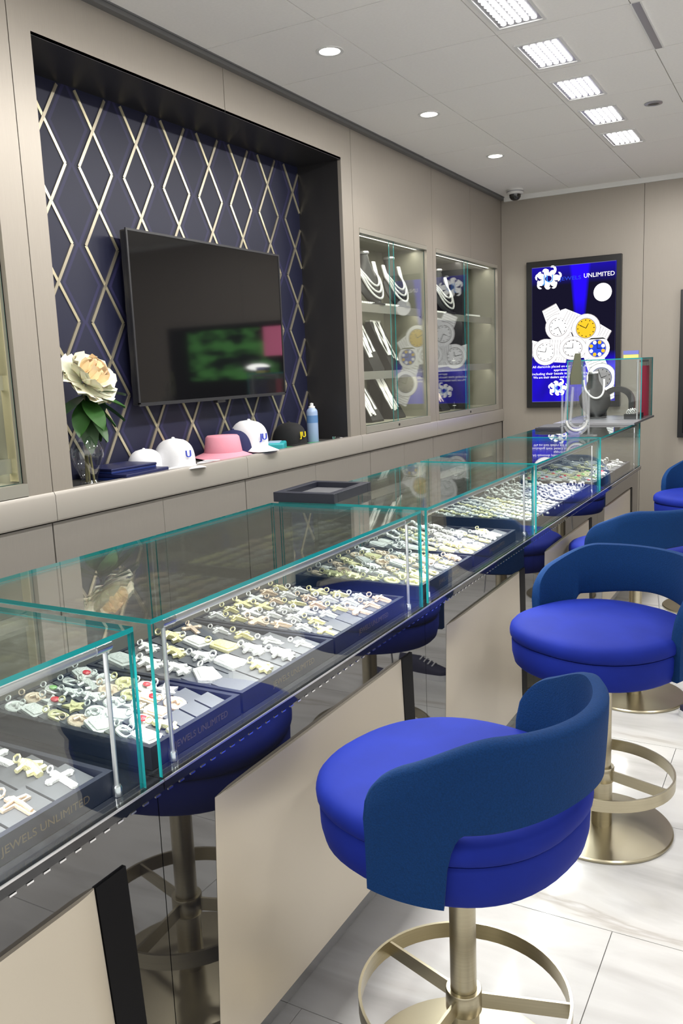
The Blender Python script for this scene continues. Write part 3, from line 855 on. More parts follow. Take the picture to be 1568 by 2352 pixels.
# ================================================================== TRAYS AND JEWELLERY
TRX0, TRX1 = -1.405, -0.975
TH = 0.042
def tray(y0, y1, rows, cols, lab, text=True, x0=TRX0, x1=TRX1, first_face=True):
    """rows run along Y, cols along X; returns pad centres"""
    t = thing('jewelry_tray', lab, 'tray', ((x0 + x1) / 2, (y0 + y1) / 2, ZD + 0.0006))
    hx, hy = (x1 - x0) / 2, (y1 - y0) / 2
    k = 0.011
    mb = MB()
    mb.box(-hx, hx, -hy, hy, 0, 0.006)
    mb.box(-hx, -hx + k, -hy, hy, 0.006, TH).box(hx - k, hx, -hy, hy, 0.006, TH)
    mb.box(-hx + k, hx - k, -hy, -hy + k, 0.006, TH).box(-hx + k, hx - k, hy - k, hy, 0.006, TH)
    mb.build('tray_frame', 'tray', t, smooth=0)
    out = []
    px = (2 * hx - 2 * k - 0.006) / cols; py = (2 * hy - 2 * k - 0.006) / rows
    pm = MB()
    a, b = px / 2 - 0.003, py / 2 - 0.0025
    zl, zh = TH - 0.012, TH + 0.001
    pm.add([(-a, -b, 0.007), (a, -b, 0.007), (a, b, 0.007), (-a, b, 0.007), (-a, -b, zh), (a, -b, zl), (a, b, zl), (-a, b, zh)],
           [(3, 2, 1, 0), (4, 5, 6, 7), (0, 1, 5, 4), (1, 2, 6, 5), (2, 3, 7, 6), (3, 0, 4, 7)])
    me = pm.mesh('pad', 'pad', 0)
    for r in range(rows):
        for c in range(cols):
            x = -hx + k + 0.003 + px * (c + 0.5); y = -hy + k + 0.003 + py * (r + 0.5)
            link('pad', me, t, loc=(x, y, 0))
            out.append(((x0 + x1) / 2 + x, (y0 + y1) / 2 + y, ZD + 0.0006 + (zl + zh) / 2, px, py, math.atan2(zh - zl, 2 * a), r, c))
    if text:
        # printed shop name on the customer side
        w_ = min(0.17, (y1 - y0) * 0.6)
        lettering('JEWELS UNLIMITED', 0.018, 'print', t, frame_mtx((hx + 0.0002, 0.01 if y0 > 1 else 0.05, 0.014), (0, 1, 0), (0, 0, 1)), 'CENTER', width=w_, depth=0.0002)
    return out

def jmesh(kind, mtl, accent=None):
    mb = MB()
    rnd = random.Random(hash(kind) % 1000 if False else len(kind) * 7 + 3)
    def bail(x): mb.tube([(x - 0.004 + 0.0045 * cos(a), 0.0045 * sin(a) * 0.6, 0.005 + 0.0035 * sin(a)) for a in [i * pi / 4 for i in range(8)]], 0.0013, 4, closed=True)
    if kind == 'cross':
        w_, t_ = 0.0042, 0.0045
        mb.box(-0.017, 0.021, -w_, w_, 0.0003, t_); mb.box(-0.0098, -0.0014, -0.0155, -w_, 0.0003, t_ * 0.96); mb.box(-0.0098, -0.0014, w_, 0.0155, 0.0003, t_ * 0.96)
        for (x, y) in ((-0.017, 0), (0.021, 0), (-0.0056, 0.0155), (-0.0056, -0.0155)):
            mb.lathe([(0.0055, 0.0004), (0.0055, 0.004), (0.003, 0.0055), (0, 0.006)], 6, c=(x, y, 0), cap=False)
        bail(-0.021)
    elif kind == 'crucifix':
        w_, t_ = 0.0030, 0.0035
        mb.box(-0.019, 0.026, -w_, w_, 0.0003, t_); mb.box(-0.0090, -0.003, -0.0165, -w_, 0.0003, t_ * .95); mb.box(-0.0090, -0.003, w_, 0.0165, 0.0003, t_ * .95)
        mb.lathe([(0.0, 0.003), (0.004, 0.004), (0.0035, 0.007), (0, 0.0085)], 6, c=(-0.010, 0, 0), cap=False)
        mb.tube([(-0.006, -0.013, 0.005), (-0.007, 0, 0.006), (-0.006, 0.013, 0.005)], 0.0017, 5)
        mb.tube([(-0.008, 0, 0.006), (0.004, 0.001, 0.006), (0.018, 0, 0.005)], 0.0022, 5)
        bail(-0.023)
    elif kind == 'medallion':
        mb.lathe([(0.0, 0.0025), (0.010, 0.0025), (0.011, 0.004), (0.0145, 0.0045), (0.016, 0.003), (0.016, 0.0003)], 16, c=(0.002, 0, 0), cap=False)
        mb.tube([(-0.005, -0.003, 0.004), (0.002, 0.003, 0.006), (0.008, -0.002, 0.004)], 0.0026, 5)
        bail(-0.017)
    elif kind == 'plate':
        pts = [(-0.017, -0.013), (0.015, -0.016), (0.020, 0.0), (0.015, 0.016), (-0.017, 0.013), (-0.021, 0)]
        mb.prism(pts, 0.0003, 0.0045); mb.prism([(x * 0.72, y * 0.72) for x, y in pts], 0.0045, 0.0062); bail(-0.024)
    elif kind == 'figure':
        mb.lathe([(0.0, 0.0003), (0.0055, 0.002), (0.005, 0.007), (0, 0.010)], 7, c=(-0.012, 0, 0), cap=False)
        mb.tube([(-0.008, 0, 0.004), (0.004, 0.001, 0.005), (0.020, -0.002, 0.0035)], lambda q: 0.0072 - 0.003 * q, 6)
        mb.tube([(-0.003, -0.015, 0.004), (-0.006, 0, 0.006), (0.003, 0.014, 0.004)], 0.003, 5)
        mb.tube([(0.008, -0.010, 0.003), (0.012, 0.0, 0.005), (0.010, 0.012, 0.003)], 0.0035, 5); bail(-0.018)
    elif kind == 'star':
        pts = []
        for i in range(10):
            r = 0.017 if i % 2 == 0 else 0.008
            pts.append((r * cos(i * pi / 5), r * sin(i * pi / 5)))
        mb.prism(pts, 0.0003, 0.004); mb.lathe([(0.006, 0.004), (0.005, 0.0065), (0, 0.007)], 8, cap=False); bail(-0.018)
    elif kind == 'loop':
        mb.tube([(0.004 + 0.013 * cos(a), 0.009 * sin(a), 0.003 + 0.001 * sin(3 * a)) for a in [i * pi / 8 for i in range(16)]], 0.0026, 5, closed=True)
        mb.tube([(-0.003, -0.006, 0.0045), (0.008, 0.005, 0.005)], 0.002, 5); bail(-0.013)
    elif kind == 'ring':
        mb.tube([(0.0095 * cos(a), 0.002 + 0.001 * cos(a), 0.0115 + 0.0095 * sin(a)) for a in [i * pi / 7 for i in range(14)]], 0.0022, 5, closed=True)
        mb.lathe([(0.0, 0.0), (0.007, 0.001), (0.008, 0.004), (0.004, 0.007), (0, 0.0075)], 8, c=(0, 0.002, 0.019), cap=False)
    elif kind == 'bracelet':
        pts = [(-0.032 + 0.064 * i / 12, 0.006 * sin(i * 0.9), 0.005 + 0.002 * sin(i * 1.7)) for i in range(13)]
        mb.tube(pts, lambda q: 0.0055 * (1 + 0.3 * sin(q * 60)), 6, r2=0.004)
    elif kind == 'watch':
        mb.lathe([(0.0, 0.007), (0.012, 0.007), (0.014, 0.0075), (0.0165, 0.006), (0.0165, 0.001)], 14, cap=False)
        mb.tube([(-0.036, 0, 0.002), (-0.027, 0, 0.004), (-0.015, 0, 0.004)], 0.008, 6, r2=0.0025)
        mb.tube([(0.015, 0, 0.004), (0.027, 0, 0.004), (0.036, 0, 0.002)], 0.008, 6, r2=0.0025)
    mats = [mtl]
    if accent:
        mb.lathe([(0.006, 0.0), (0.006, 0.002), (0.003, 0.0035), (0, 0.004)], 8, 1, c=(0.002, 0, 0.0062), cap=False)
        mats.append(accent)
    return mb.mesh(kind, mats, 40)

JM = {}
MN = {'diamond': 'diamond-white', 'yellow': 'yellow gold', 'rose': 'rose gold'}
KN = {'cross': ('cross_pendant', 'cross pendant', 'pendant'), 'crucifix': ('crucifix_pendant', 'crucifix pendant', 'pendant'), 'medallion': ('medallion', 'round medallion pendant', 'pendant'),
      'plate': ('plate_pendant', 'shield plate pendant', 'pendant'), 'figure': ('figure_pendant', 'little figure pendant', 'pendant'), 'star': ('star_pendant', 'star pendant', 'pendant'),
      'loop': ('loop_pendant', 'open loop pendant', 'pendant'), 'ring': ('ring', 'stone-set ring', 'ring'), 'bracelet': ('bracelet', 'link bracelet', 'bracelet'), 'watch': ('wristwatch', 'wristwatch', 'watch')}
def put(kind, mtl, pad, where, accent=None, s=1.0, rz=None, dx=0, dy=0):
    x, y, z, px, py, tilt, r, c = pad
    k = (kind, mtl, accent)
    if k not in JM: JM[k] = jmesh(kind, mtl, accent)
    nm, desc, cat = KN[kind]
    if rz is None: rz = random.gauss(0, 0.22)
    o = link(nm, JM[k], None)
    sc = s * random.uniform(0.9, 1.12)
    nx = Matrix.Rotation(tilt, 4, 'Y') @ Matrix.Rotation(rz, 4, 'Z')
    zz = z - dx * math.tan(tilt) + 0.0004
    o.matrix_world = Matrix.Translation((x + dx, y + dy, zz)) @ nx @ Matrix.Diagonal((sc, sc, sc, 1))
    extra = {'ruby': ' with a red centre', 'green': ' with a green centre', 'onyx': ' with a black dial', 'yellow': ' with a gold dial'}.get(accent, '')
    lab = f"{MN[mtl]} {desc}{extra} on {where}"
    desc = desc.replace('watch', 'watche') if desc.endswith('watch') else desc
    tag(o, lab, cat, f"{MN[mtl]} {desc}s{extra} on {where}")
    return o
def fill(pads, kinds, metals, where, skip=0.0, s=1.0, n=1, accents=None, rz=None):
    for p in pads:
        for q in range(n):
            if random.random() < skip: continue
            ac = random.choice(accents) if accents else None
            dx = 0 if n == 1 else (q - (n - 1) / 2) * p[3] / n
            dy = random.uniform(-0.1, 0.1) * p[4]
            put(random.choice(kinds), random.choice(metals), p, where, ac, s, rz if rz is None else rz + random.gauss(0, 0.15), dx + random.uniform(-.05, .05) * p[3], dy)

W3 = ['diamond', 'diamond', 'yellow', 'rose']
p = tray(0.56, 0.937, 4, 5, 'dark tray of scattered large crosses at the lower left corner')
fill(p, ['cross', 'crucifix', 'figure', 'cross'], ['diamond', 'rose', 'diamond', 'yellow'], 'the lower left corner tray', 0.08, 1.4)
p = tray(1.028, 1.292, 5, 7, 'navy tray of mixed charms and card pendants behind the nearest glass corner')
for q in p:
    if q[7] == 6 and q[6] > 1: continue
    if q[7] == 5 and q[6] == 4: continue
    put(random.choice(['medallion', 'plate', 'figure', 'star', 'loop', 'medallion', 'plate']), random.choice(['diamond', 'diamond', 'diamond', 'yellow', 'rose']), q, 'the charm tray',
        random.choice([None] * 9 + ['green', 'ruby']), 1.42)
p = tray(1.300, 1.672, 4, 5, 'grey padded tray of chunky pendants between charm tray and cross tray')
for q in p:
    if q[6] == 3: fill([q], ['cross', 'crucifix'], ['yellow', 'diamond', 'rose'], 'the chunky pendant tray', 0.1, 1.35)
    elif q[7] == 4 and q[6] == 0: continue
    else: put(random.choice(['plate', 'figure', 'figure', 'plate']), random.choice(['diamond', 'diamond', 'yellow', 'rose']), q, 'the chunky pendant tray', None, 1.7)
p = tray(1.680, 2.075, 6, 6, 'long navy tray of crosses at the far end of the second case')
for q in p:
    if q[7] == 5 and random.random() < 0.55: continue
    put(random.choice(['crucifix', 'cross', 'crucifix']), random.choice(['diamond', 'yellow', 'diamond', 'rose']), q, 'the cross tray of the second case', None, 1.5, random.gauss(0.0, 0.15))
p = tray(2.190, 2.62, 6, 6, 'navy tray of mixed gold charms at the near end of the third case')
fill(p, ['medallion', 'plate', 'figure', 'star', 'loop', 'loop'], ['yellow', 'diamond', 'rose', 'diamond'], 'the near tray of the third case', 0.03, 1.6)
p = tray(2.640, 3.10, 7, 6, 'navy tray of gold and white charms at the far end of the third case')
fill(p, ['loop', 'plate', 'medallion', 'bracelet', 'figure'], ['yellow', 'diamond', 'diamond'], 'the far tray of the third case', 0.05, 1.5)
p = tray(3.290, 3.82, 8, 5, 'tray of close-set silver bracelets, nearer one of the fourth case', text=False)
fill(p, ['bracelet'], ['diamond', 'diamond', 'diamond', 'yellow'], 'the nearer tray of the fourth case', 0.0, 1.15, 2, None, 0.5)
p = tray(3.84, 4.36, 8, 5, 'tray of close-set silver bracelets, farther one of the fourth case', text=False)
fill(p, ['bracelet', 'ring'], ['diamond'], 'the farther tray of the fourth case', 0.0, 1.15, 2, None, -0.5)
p = tray(4.46, 4.93, 6, 5, 'tray of rings with red and green centres in the farthest case', text=False)
fill(p, ['plate', 'medallion', 'star'], ['diamond', 'diamond', 'yellow'], 'the coloured far tray', 0.0, 1.5, 1, ['ruby', 'green', None, 'ruby', None])
p = tray(4.96, 5.44, 6, 5, 'dark tray of white rings at the end of the farthest case', text=False)
fill(p, ['ring', 'watch'], ['diamond', 'diamond', 'yellow'], 'the last tray of the farthest case', 0.05, 1.25)

# empty black tray on top of the case
t = thing('display_tray', 'empty black frame tray lying on the glass top of the second case', 'tray', (-1.345, 2.285, ZT + 0.0006), R(3))
mb = MB(); hx, hy, k, hh = 0.105, 0.135, 0.026, 0.030
mb.box(-hx, hx, -hy, -hy + k, 0, hh).box(-hx, hx, hy - k, hy, 0, hh).box(-hx, -hx + k, -hy + k, hy - k, 0, hh).box(hx - k, hx, -hy + k, hy - k, 0, hh)
mb.build('frame', 'tray', t, smooth=0, bevel=0.0015)
hbox(t, 'insert', -hx + k, hx - k, -hy + k, hy - k, 0.0, 0.012, 'pad')

# ================================================================== STOOLS
def stool_proto():
    t = thing('bar_stool', '', 'stool')
    ms = {}
    def outline(a, hl, hw, off, n=2.35):
        c, s_ = cos(a), sin(a)
        return (off + hl * math.copysign(abs(c) ** (2 / n), c), hw * math.copysign(abs(s_) ** (2 / n), s_))
    def drum(levels, name, mtl, parent, N=56):
        rs = []
        for z, k in levels:
            rs.append([(*outline(2 * pi * i / N, 0.262 * k if True else 0, 0.258 * k, -0.018 * 1), z) for i in range(N)])
        mb = MB(); mb.rings(rs)
        return mb.build(name, mtl, parent, smooth=45)
    # local: seat front faces -x
    MB().lathe([(0.218, 0.0), (0.22, 0.003), (0.22, 0.008), (0.216, 0.012), (0.045, 0.014), (0.0, 0.014)], 56).build('base_plate', 'brass', t)
    MB().lathe([(0.032, 0.014), (0.032, 0.172)], 28).build('lower_post', 'brass', t)
    MB().lathe([(0.0275, 0.172), (0.0275, 0.56)], 28).build('upper_post', 'brass', t)
    col = MB().lathe([(0.0365, 0.165), (0.0378, 0.167), (0.0378, 0.212), (0.0365, 0.214), (0.028, 0.214)], 28, cap=False).build('collar', 'brass', t)
    N = 56
    mb = MB(); rr, zz0, zz1 = 0.222, 0.170, 0.208
    rs = [[(r * cos(2 * pi * i / N), r * sin(2 * pi * i / N), z) for i in range(N)] for r, z in ((rr, zz0), (rr, zz1), (rr - 0.006, zz1), (rr - 0.006, zz0), (rr, zz0))]
    mb.rings(rs, cap=False); mb.build('foot_ring', 'brass', t, smooth=40)
    for a in ARMS:
        mb = MB(); mb.X = Matrix.Rotation(a, 4, 'Z')
        mb.box(0.036, rr - 0.005, -0.003, 0.003, zz0 + 0.002, zz1 - 0.002)
        mb.build('ring_spoke', 'brass', t, smooth=0)
    mb = MB(); mb.tube([(0.03, 0.05, 0.555), (0.05, 0.075, 0.53), (0.06, 0.085, 0.40)], 0.0035, 6); mb.build('lift_lever', 'white', t)
    drum([(0.562, 0.86), (0.564, 0.93), (0.572, 0.96), (0.60, 0.985), (0.640, 0.99), (0.647, 0.975)], 'seat_drum', 'velvet', t)
    drum([(0.647, 0.955), (0.651, 0.99), (0.658, 1.008), (0.672, 1.012), (0.685, 1.0), (0.694, 0.97), (0.700, 0.92), (0.704, 0.83), (0.7075, 0.6), (0.7095, 0.3), (0.710, 0.05)], 'cushion', 'velvet', t)
    # wrap-round back; angle measured from the back (+x)
    A = R(92); NA = 120
    def sm(x, a, b):
        q = max(0, min(1, (x - a) / (b - a))); return q * q * (3 - 2 * q)
    rs = []
    for i in range(NA + 1):
        a = -A + 2 * A * i / NA
        d = abs(a)
        # heights
        top = 0.812 + 0.076 * sm(A - d, 0.0, R(52))
        endr = max(0.0, 1 - (A - d) / R(17))
        top -= 0.085 * (1 - math.sqrt(max(0, 1 - endr * endr)))
        q = (d - R(53)) / R(8)
        q = max(0, min(1, q))
        low_back = 0.735 - 0.02 * sm(d, 0, R(53))
        low = low_back + (0.570 - low_back) * (1 - math.sqrt(1 - q * q))
        ro = 0.284
        ox = ro * cos(a) * 0.985 - 0.008; oy = ro * sin(a) * 0.965
        nx, ny = cos(a), sin(a)
        th = 0.032
        ring = []
        hm = (top - low)
        P = [(0, low + 0.006), (0, low + hm * 0.25), (0, low + hm * .5), (0, low + hm * 0.75), (0, top - 0.012), (-0.006, top - 0.003), (-0.018, top), (-0.030, top - 0.003), (-th, top - 0.012), (-th, low + hm * .6), (-th, low + 0.012), (-0.024, low + 0.001), (-0.008, low)]
        for off, z in P:
            fl_ = 0.012 * sm(z, 0.62, 0.88)
            ring.append((ox + nx * (off + fl_), oy + ny * (off + fl_), z))
        rs.append(ring)
    mb = MB(); mb.rings(rs)
    mb.build('backrest', 'tweed', t, smooth=50)
    return t
ARMS = [R(174), R(29), R(-83)]
proto = stool_proto()
def copy_tree(o, parent=None):
    c = o.copy(); COL.objects.link(c)
    if parent: c.parent = parent
    for ch in list(o.children): copy_tree(ch, c)
    return c
# (x, y, azimuth of the back)
ST = [(-0.583, 1.48, -13, 'blue velvet swivel stool nearest the camera with its back to us'), (-0.537, 2.602, 65, 'blue velvet swivel stool second from the camera, turned to show its open seat'),
      (-0.645, 3.78, -36, 'blue velvet swivel stool third along, seen from behind'), (-0.53, 5.33, 65, 'blue velvet swivel stool farthest away at the right edge')]
for i, (x, y, az, lab) in enumerate(ST):
    o = proto if i == 0 else copy_tree(proto)
    o.location = (x, y, 0.0004); o.rotation_euler = (0, 0, R(az))
    o['label'] = lab; o['category'] = 'stool'; o['group'] = 'blue bar stools along the counter'

# ================================================================== AD MONITOR ON THE BACK WALL
mx0, mx1, mz0, mz1 = -2.025, -1.297, 1.137, 2.278
t = thing('advertising_monitor', 'portrait advertising screen with glowing blue watch picture on the back wall', 'monitor', ((mx0 + mx1) / 2, YB, mz0))
hw = (mx1 - mx0) / 2; H = mz1 - mz0
hbox(t, 'housing', -hw, hw, -0.045, -0.0005, 0, H, 'black', bevel=0.003)
sx0, sx1, sz0, sz1 = -hw + 0.045, hw - 0.035, 0.045, H - 0.047
scr = hbox(t, 'screen', sx0, sx1, -0.047, -0.0455, sz0, sz1, 'ad')
SW, SH = sx1 - sx0, sz1 - sz0
def S(u, v):
    u = min(0.995, max(0.005, u))
    return (sx0 + u * SW, sz0 + v * SH)
class Flat:
    """flat artwork shown on the screen: polygons in u,v"""
    def __init__(s): s.mb = {}
    def poly(s, pts, mtl, lay=1):
        mb = s.mb.setdefault(mtl, MB())
        y = -0.0472 - 0.0003 * lay
        mb.add([(S(*p)[0], y, S(*p)[1]) for p in pts], [tuple(range(len(pts)))])
    def disc(s, u, v, r, mtl, lay=1, asp=1.0, n=26, a0=0):
        s.poly([(u + r * cos(2 * pi * i / n + a0), v + r * asp * sin(2 * pi * i / n + a0) * SW / SH) for i in range(n)], mtl, lay)
    def done(s, parent):
        for k, mb in s.mb.items(): stuff(mb.build('picture', k, parent, smooth=0))
F = Flat()
F.disc(0.845, 0.785, 0.105, 'sw', 1)
# watches
def watch(u, v, r, case, dial, lay, ang, band=True, asp=1.0):
    ca, sa = cos(ang), sin(ang)
    def P(a, b): return (u + (a * ca - b * sa), v + (a * sa + b * ca) * SW / SH)
    if band:
        F.poly([P(-0.7 * r, 0.6 * r), P(0.7 * r, 0.6 * r), P(0.62 * r, 2.0 * r), P(0.4 * r, 2.25 * r), P(-0.4 * r, 2.25 * r), P(-0.62 * r, 2.0 * r)], case, lay)
        F.poly([P(-0.7 * r, -0.6 * r), P(-0.6 * r, -1.7 * r), P(0.6 * r, -1.7 * r), P(0.7 * r, -0.6 * r)], case, lay)
    if band:
        for q in (0.95, 1.15, 1.35, 1.55, 1.75):
            F.poly([P(-0.6 * r, q * r), P(0.6 * r, q * r), P(0.6 * r, (q + 0.035) * r), P(-0.6 * r, (q + 0.035) * r)], 'scr_grey', lay + 0.5)
            F.poly([P(-0.6 * r, -q * r), P(0.6 * r, -q * r), P(0.6 * r, -(q - 0.035) * r), P(-0.6 * r, -(q - 0.035) * r)], 'scr_grey', lay + 0.5)
        F.disc(u, v, r * 1.04, 'scr_grey', lay + 0.7, asp)
    F.disc(u, v, r, case, lay + 1, asp)
    F.disc(u, v, r * 0.74, 'scr_grey' if dial != 'scr_grey' else 'scr_line', lay + 2, asp)
    F.disc(u, v, r * 0.68, dial, lay + 3, asp)
    F.poly([P(-0.02 * r, 0), P(0.02 * r, 0), P(0.03 * r, 0.5 * r), P(-0.03 * r, 0.5 * r)], 'scr_black', lay + 4)
    F.poly([P(0, -0.03 * r), P(0.38 * r, -0.02 * r), P(0.38 * r, 0.02 * r), P(0, 0.03 * r)], 'scr_black', lay + 4)
    for i in range(12):
        a = i * pi / 6
        F.disc(*P(0.58 * r * cos(a), 0.58 * r * sin(a)), r * 0.045, 'scr_black', lay + 4, n=6)
watch(0.325, 0.555, 0.155, 'sw', 'sw', 2, R(205))
watch(0.655, 0.535, 0.165, 'sw', 'scr_gold', 4, R(62))
watch(0.17, 0.375, 0.155, 'sw', 'sw', 8, R(80))
watch(0.50, 0.395, 0.16, 'sw', 'sw', 10, R(86), asp=0.85)
watch(0.79, 0.385, 0.145, 'sw', 'scr_deep', 13, R(0), band=False)
for i in range(8):
    a = i * pi / 4 + pi / 8
    F.disc(0.79 + 0.075 * cos(a), 0.385 + 0.075 * sin(a) * SW / SH, 0.022, 'scr_gold' if i % 2 else 'sw', 18, n=10)
F.poly([(0.68, 0.448), (0.72, 0.462), (0.86, 0.462), (0.90, 0.446), (0.86, 0.452), (0.72, 0.452)], 'scr_black', 19)
watch(0.84, 0.17, 0.17, 'sw', 'scr_grey', 8, R(20), band=True)
# emblem: white scroll leaves round a blue monogram
def emblem(u0, v0, s_):
    for k in range(14):
        a = k * 2 * pi / 14 + 0.3
        base = (0.035 * s_ * cos(a), 0.03 * s_ * sin(a))
        pts_l, pts_r = [], []
        curl = 1 if k % 2 else -1
        Lk = (0.12 if k % 2 else 0.10) * s_ * (1.25 if abs(cos(a)) > 0.6 else 0.9)
        N_ = 10
        cx_, cy_, hd = base[0], base[1], a
        for i in range(N_ + 1):
            q = i / N_
            wd = 0.0135 * s_ * (1 - q * 0.6) * (0.5 + 1.1 * sin(min(1, q * 1.6) * pi / 2))
            pts_l.append((cx_ - sin(hd) * wd, cy_ + cos(hd) * wd)); pts_r.append((cx_ + sin(hd) * wd, cy_ - cos(hd) * wd))
            cx_ += cos(hd) * Lk / N_; cy_ += sin(hd) * Lk / N_; hd += curl * 4.2 * q / N_ * 1.9
        for i in range(N_):
            F.poly([(u0 + p[0], v0 + p[1] * SW / SH) for p in (pts_l[i], pts_l[i + 1], pts_r[i + 1], pts_r[i])], 'sw', 20)
emblem(0.205, 0.913, 1.15)
emblem(0.325, 0.105, 0.85)
# thin frame line of the picture
for (a, b, c, d) in ((0, 0, 1, 0.004), (0, 0.996, 1, 1), (0, 0, 0.006, 1), (0.994, 0, 1, 1)):
    F.poly([(a, b), (c, b), (c, d), (a, d)], 'scr_line', 22)
F.done(t)
def stext(txt, u, v, size, mtl, align='LEFT', width=None, lay=26, spacing=1.0):
    x, z = S(u, v)
    return lettering(txt, size, mtl, t, frame_mtx((x, -0.0472 - 0.0003 * lay, z), (1, 0, 0), (0, 0, 1)), align, width=width, depth=0.0001, spacing=spacing)
stext('JU', 0.205, 0.885, 0.085, 'scr_blue', 'CENTER', 0.085)
stext('JEWELS', 0.345, 0.890, 0.040, 'scr_deep', 'LEFT', 0.165)
stext('UNLIMITED', 0.625, 0.897, 0.046, 'sw', 'LEFT', 0.228)
stext('JU', 0.325, 0.083, 0.065, 'scr_blue', 'CENTER', 0.065)
for k, (tx, u, al, wd) in enumerate((('All diamonds placed on our watches are', 0.01, 'LEFT', 0.445), ('appraised', 0.36, 'CENTER', 0.11), ('including their bezels in our jewelers,', 0.0, 'LEFT', 0.44), ('We are their dealers and authorized sellers', 0.02, 'LEFT', 0.43))):
    stext(tx, u, 0.258 - 0.0265 * k, 0.026, 'sw', al, wd)

# large landscape screen right of it, only its edge in view
t = thing('wall_screen', 'black framed wide wall screen at the far right edge', 'monitor', (-0.01, YB, 0.9))
hbox(t, 'housing', -0.865, 0.865, -0.05, -0.0005, 0, 1.08, 'black', bevel=0.003)
def green_scene():
    mt = bpy.data.materials.new('garden_picture'); mt.use_nodes = True
    n, l = mt.node_tree.nodes, mt.node_tree.links; n.clear()
    tc = n.new('ShaderNodeTexCoord'); nz = n.new('ShaderNodeTexNoise'); nz.inputs['Scale'].default_value = 4
    l.new(tc.outputs['Generated'], nz.inputs['Vector'])
    cr = n.new('ShaderNodeValToRGB'); e = cr.color_ramp.elements
    e[0].position = 0.42; e[0].color = (0.01, 0.015, 0.015, 1); e[1].position = 0.62; e[1].color = (0.10, 0.35, 0.08, 1)
    l.new(nz.outputs[0], cr.inputs[0])
    em = n.new('ShaderNodeEmission'); o = n.new('ShaderNodeOutputMaterial'); em.inputs[1].default_value = 2.2
    l.new(cr.outputs[0], em.inputs[0]); l.new(em.outputs[0], o.inputs[0])
    return mt
M['garden'] = green_scene()
M['pinkem'] = emit('pink_picture', (0.9, 0.22, 0.38), 2.2)
M['lampem'] = emit('lamp_picture', (1, 1, 0.95), 8)
hbox(t, 'screen', -0.83, 0.83, -0.052, -0.0505, 0.035, 1.045, 'scr_black')
hbox(t, 'picture', -0.46, 0.60, -0.0535, -0.0525, 0.55, 1.03, 'garden')
hbox(t, 'picture', -0.60, -0.30, -0.055, -0.054, 0.76, 1.03, 'pinkem')
mb = MB(); mb.prism([(0.13 * cos(a) - 0.22, 0.03 * sin(a) + 0.66) for a in [i * pi / 12 for i in range(24)]], 0, 0.001)
mb.v = [(v[0], -0.0555 - v[2], v[1]) for v in mb.v]; mb.build('picture', 'lampem', t, smooth=0)

# ================================================================== UPPER GLASS CASE AT THE COUNTER END
uy0, uy1, ux0, ux1 = 5.56, 5.97, -1.40, -0.935
zp = ZT + 0.0008
t = thing('tabletop_case', 'small glass case standing on the far end of the counter', 'display case', ((ux0 + ux1) / 2, (uy0 + uy1) / 2, zp))
hx, hy, H = (ux1 - ux0) / 2, (uy1 - uy0) / 2, 0.395
MB().box(-hx - 0.01, hx + 0.012, -hy - 0.30, hy + 0.01, 0, 0.012, 0).build('base_slab', 'greymetal', t, smooth=0)
gt = 0.006
MB().box(-hx, hx, -hy, hy, H - 0.007, H, 1, 2, 0).build('top_pane', ['glass', 'teal'], t, smooth=0)
for s_ in (-1, 1):
    a, b = (-hx, -hx + gt) if s_ < 0 else (hx - gt, hx)
    MB().box(a, b, -hy, hy, 0.0125, H - 0.0075, 1, 0, 0).build('side_pane', ['glass', 'teal'], t, smooth=0)
    a, b = (-hy, -hy + gt) if s_ < 0 else (hy - gt, hy)
    MB().box(-hx + gt + 0.001, hx - gt - 0.001, a, b, 0.0125, H - 0.0075, 1, 1, 0).build('end_pane', ['glass', 'teal'], t, smooth=0)
    mb = MB(); mb.lathe([(0.005, 0.0125), (0.005, H - 0.01)], 10, c=(hx - 0.03, s_ * (hy - 0.025), 0)); mb.build('rail_post', 'alu', t)
mb = MB(); mb.tube([(hx - 0.03, -hy + 0.03, H - 0.02), (hx - 0.03, hy - 0.03, H - 0.02)], 0.008, 12); mb.build('light_rail', 'alu', t)
area('rail_lamp', (0, 0, H - 0.02), 0.2, 0.2, 0.6, parent=t)
zi = zp + 0.0128
bust((-1.29, 5.80, zi), R(-65), 'black necklace bust inside the small glass case on the counter end', 'diamond necklace on the bust inside the small glass case', 1.2, rows=1, drop=0.1)
tag(MB().rings([[(0.11 * cos(a), -0.015, 0.10 + 0.10 * sin(a)) for a in [pi * i / 14 for i in range(15)]] + [(0.075 * cos(a), -0.015, 0.10 + 0.065 * sin(a)) for a in [pi * (14 - i) / 14 for i in range(15)]],
                [(0.11 * cos(a), 0.035, 0.10 + 0.10 * sin(a)) for a in [pi * i / 14 for i in range(15)]] + [(0.075 * cos(a), 0.035, 0.10 + 0.065 * sin(a)) for a in [pi * (14 - i) / 14 for i in range(15)]]]).box(0.075, 0.11, -0.015, 0.035, 0, 0.1).box(-0.11, -0.075, -0.015, 0.035, 0, 0.1).build('bracelet_arch', 'bust', loc=(-1.14, 5.86, zi)), 'black arch-shaped bracelet holder inside the small glass case', 'bracelet holder')
t = thing('ring_slab', 'low black ring block with white rings inside the small glass case', 'ring holder', (-1.005, 5.70, zi))
hbox(t, 'block', -0.045, 0.045, -0.09, 0.09, 0, 0.03, 'bust')
for k in range(5):
    mb = MB(); mb.tube([(0.012 * cos(a) , 0, 0.012 * sin(a)) for a in [i * pi / 7 for i in range(14)]], 0.0035, 5, closed=True)
    mb.lathe([(0, 0), (0.008, 0.003), (0, 0.010)], 6, c=(0, 0, 0.012), cap=False)
    mb.build('ring', 'diamond', t, loc=(-0.02 + 0.02 * (k % 2), -0.07 + 0.035 * k, 0.040))
t = thing('red_card', 'red card standing at the far end of the small glass case', 'card', (-0.98, 5.935, zi))
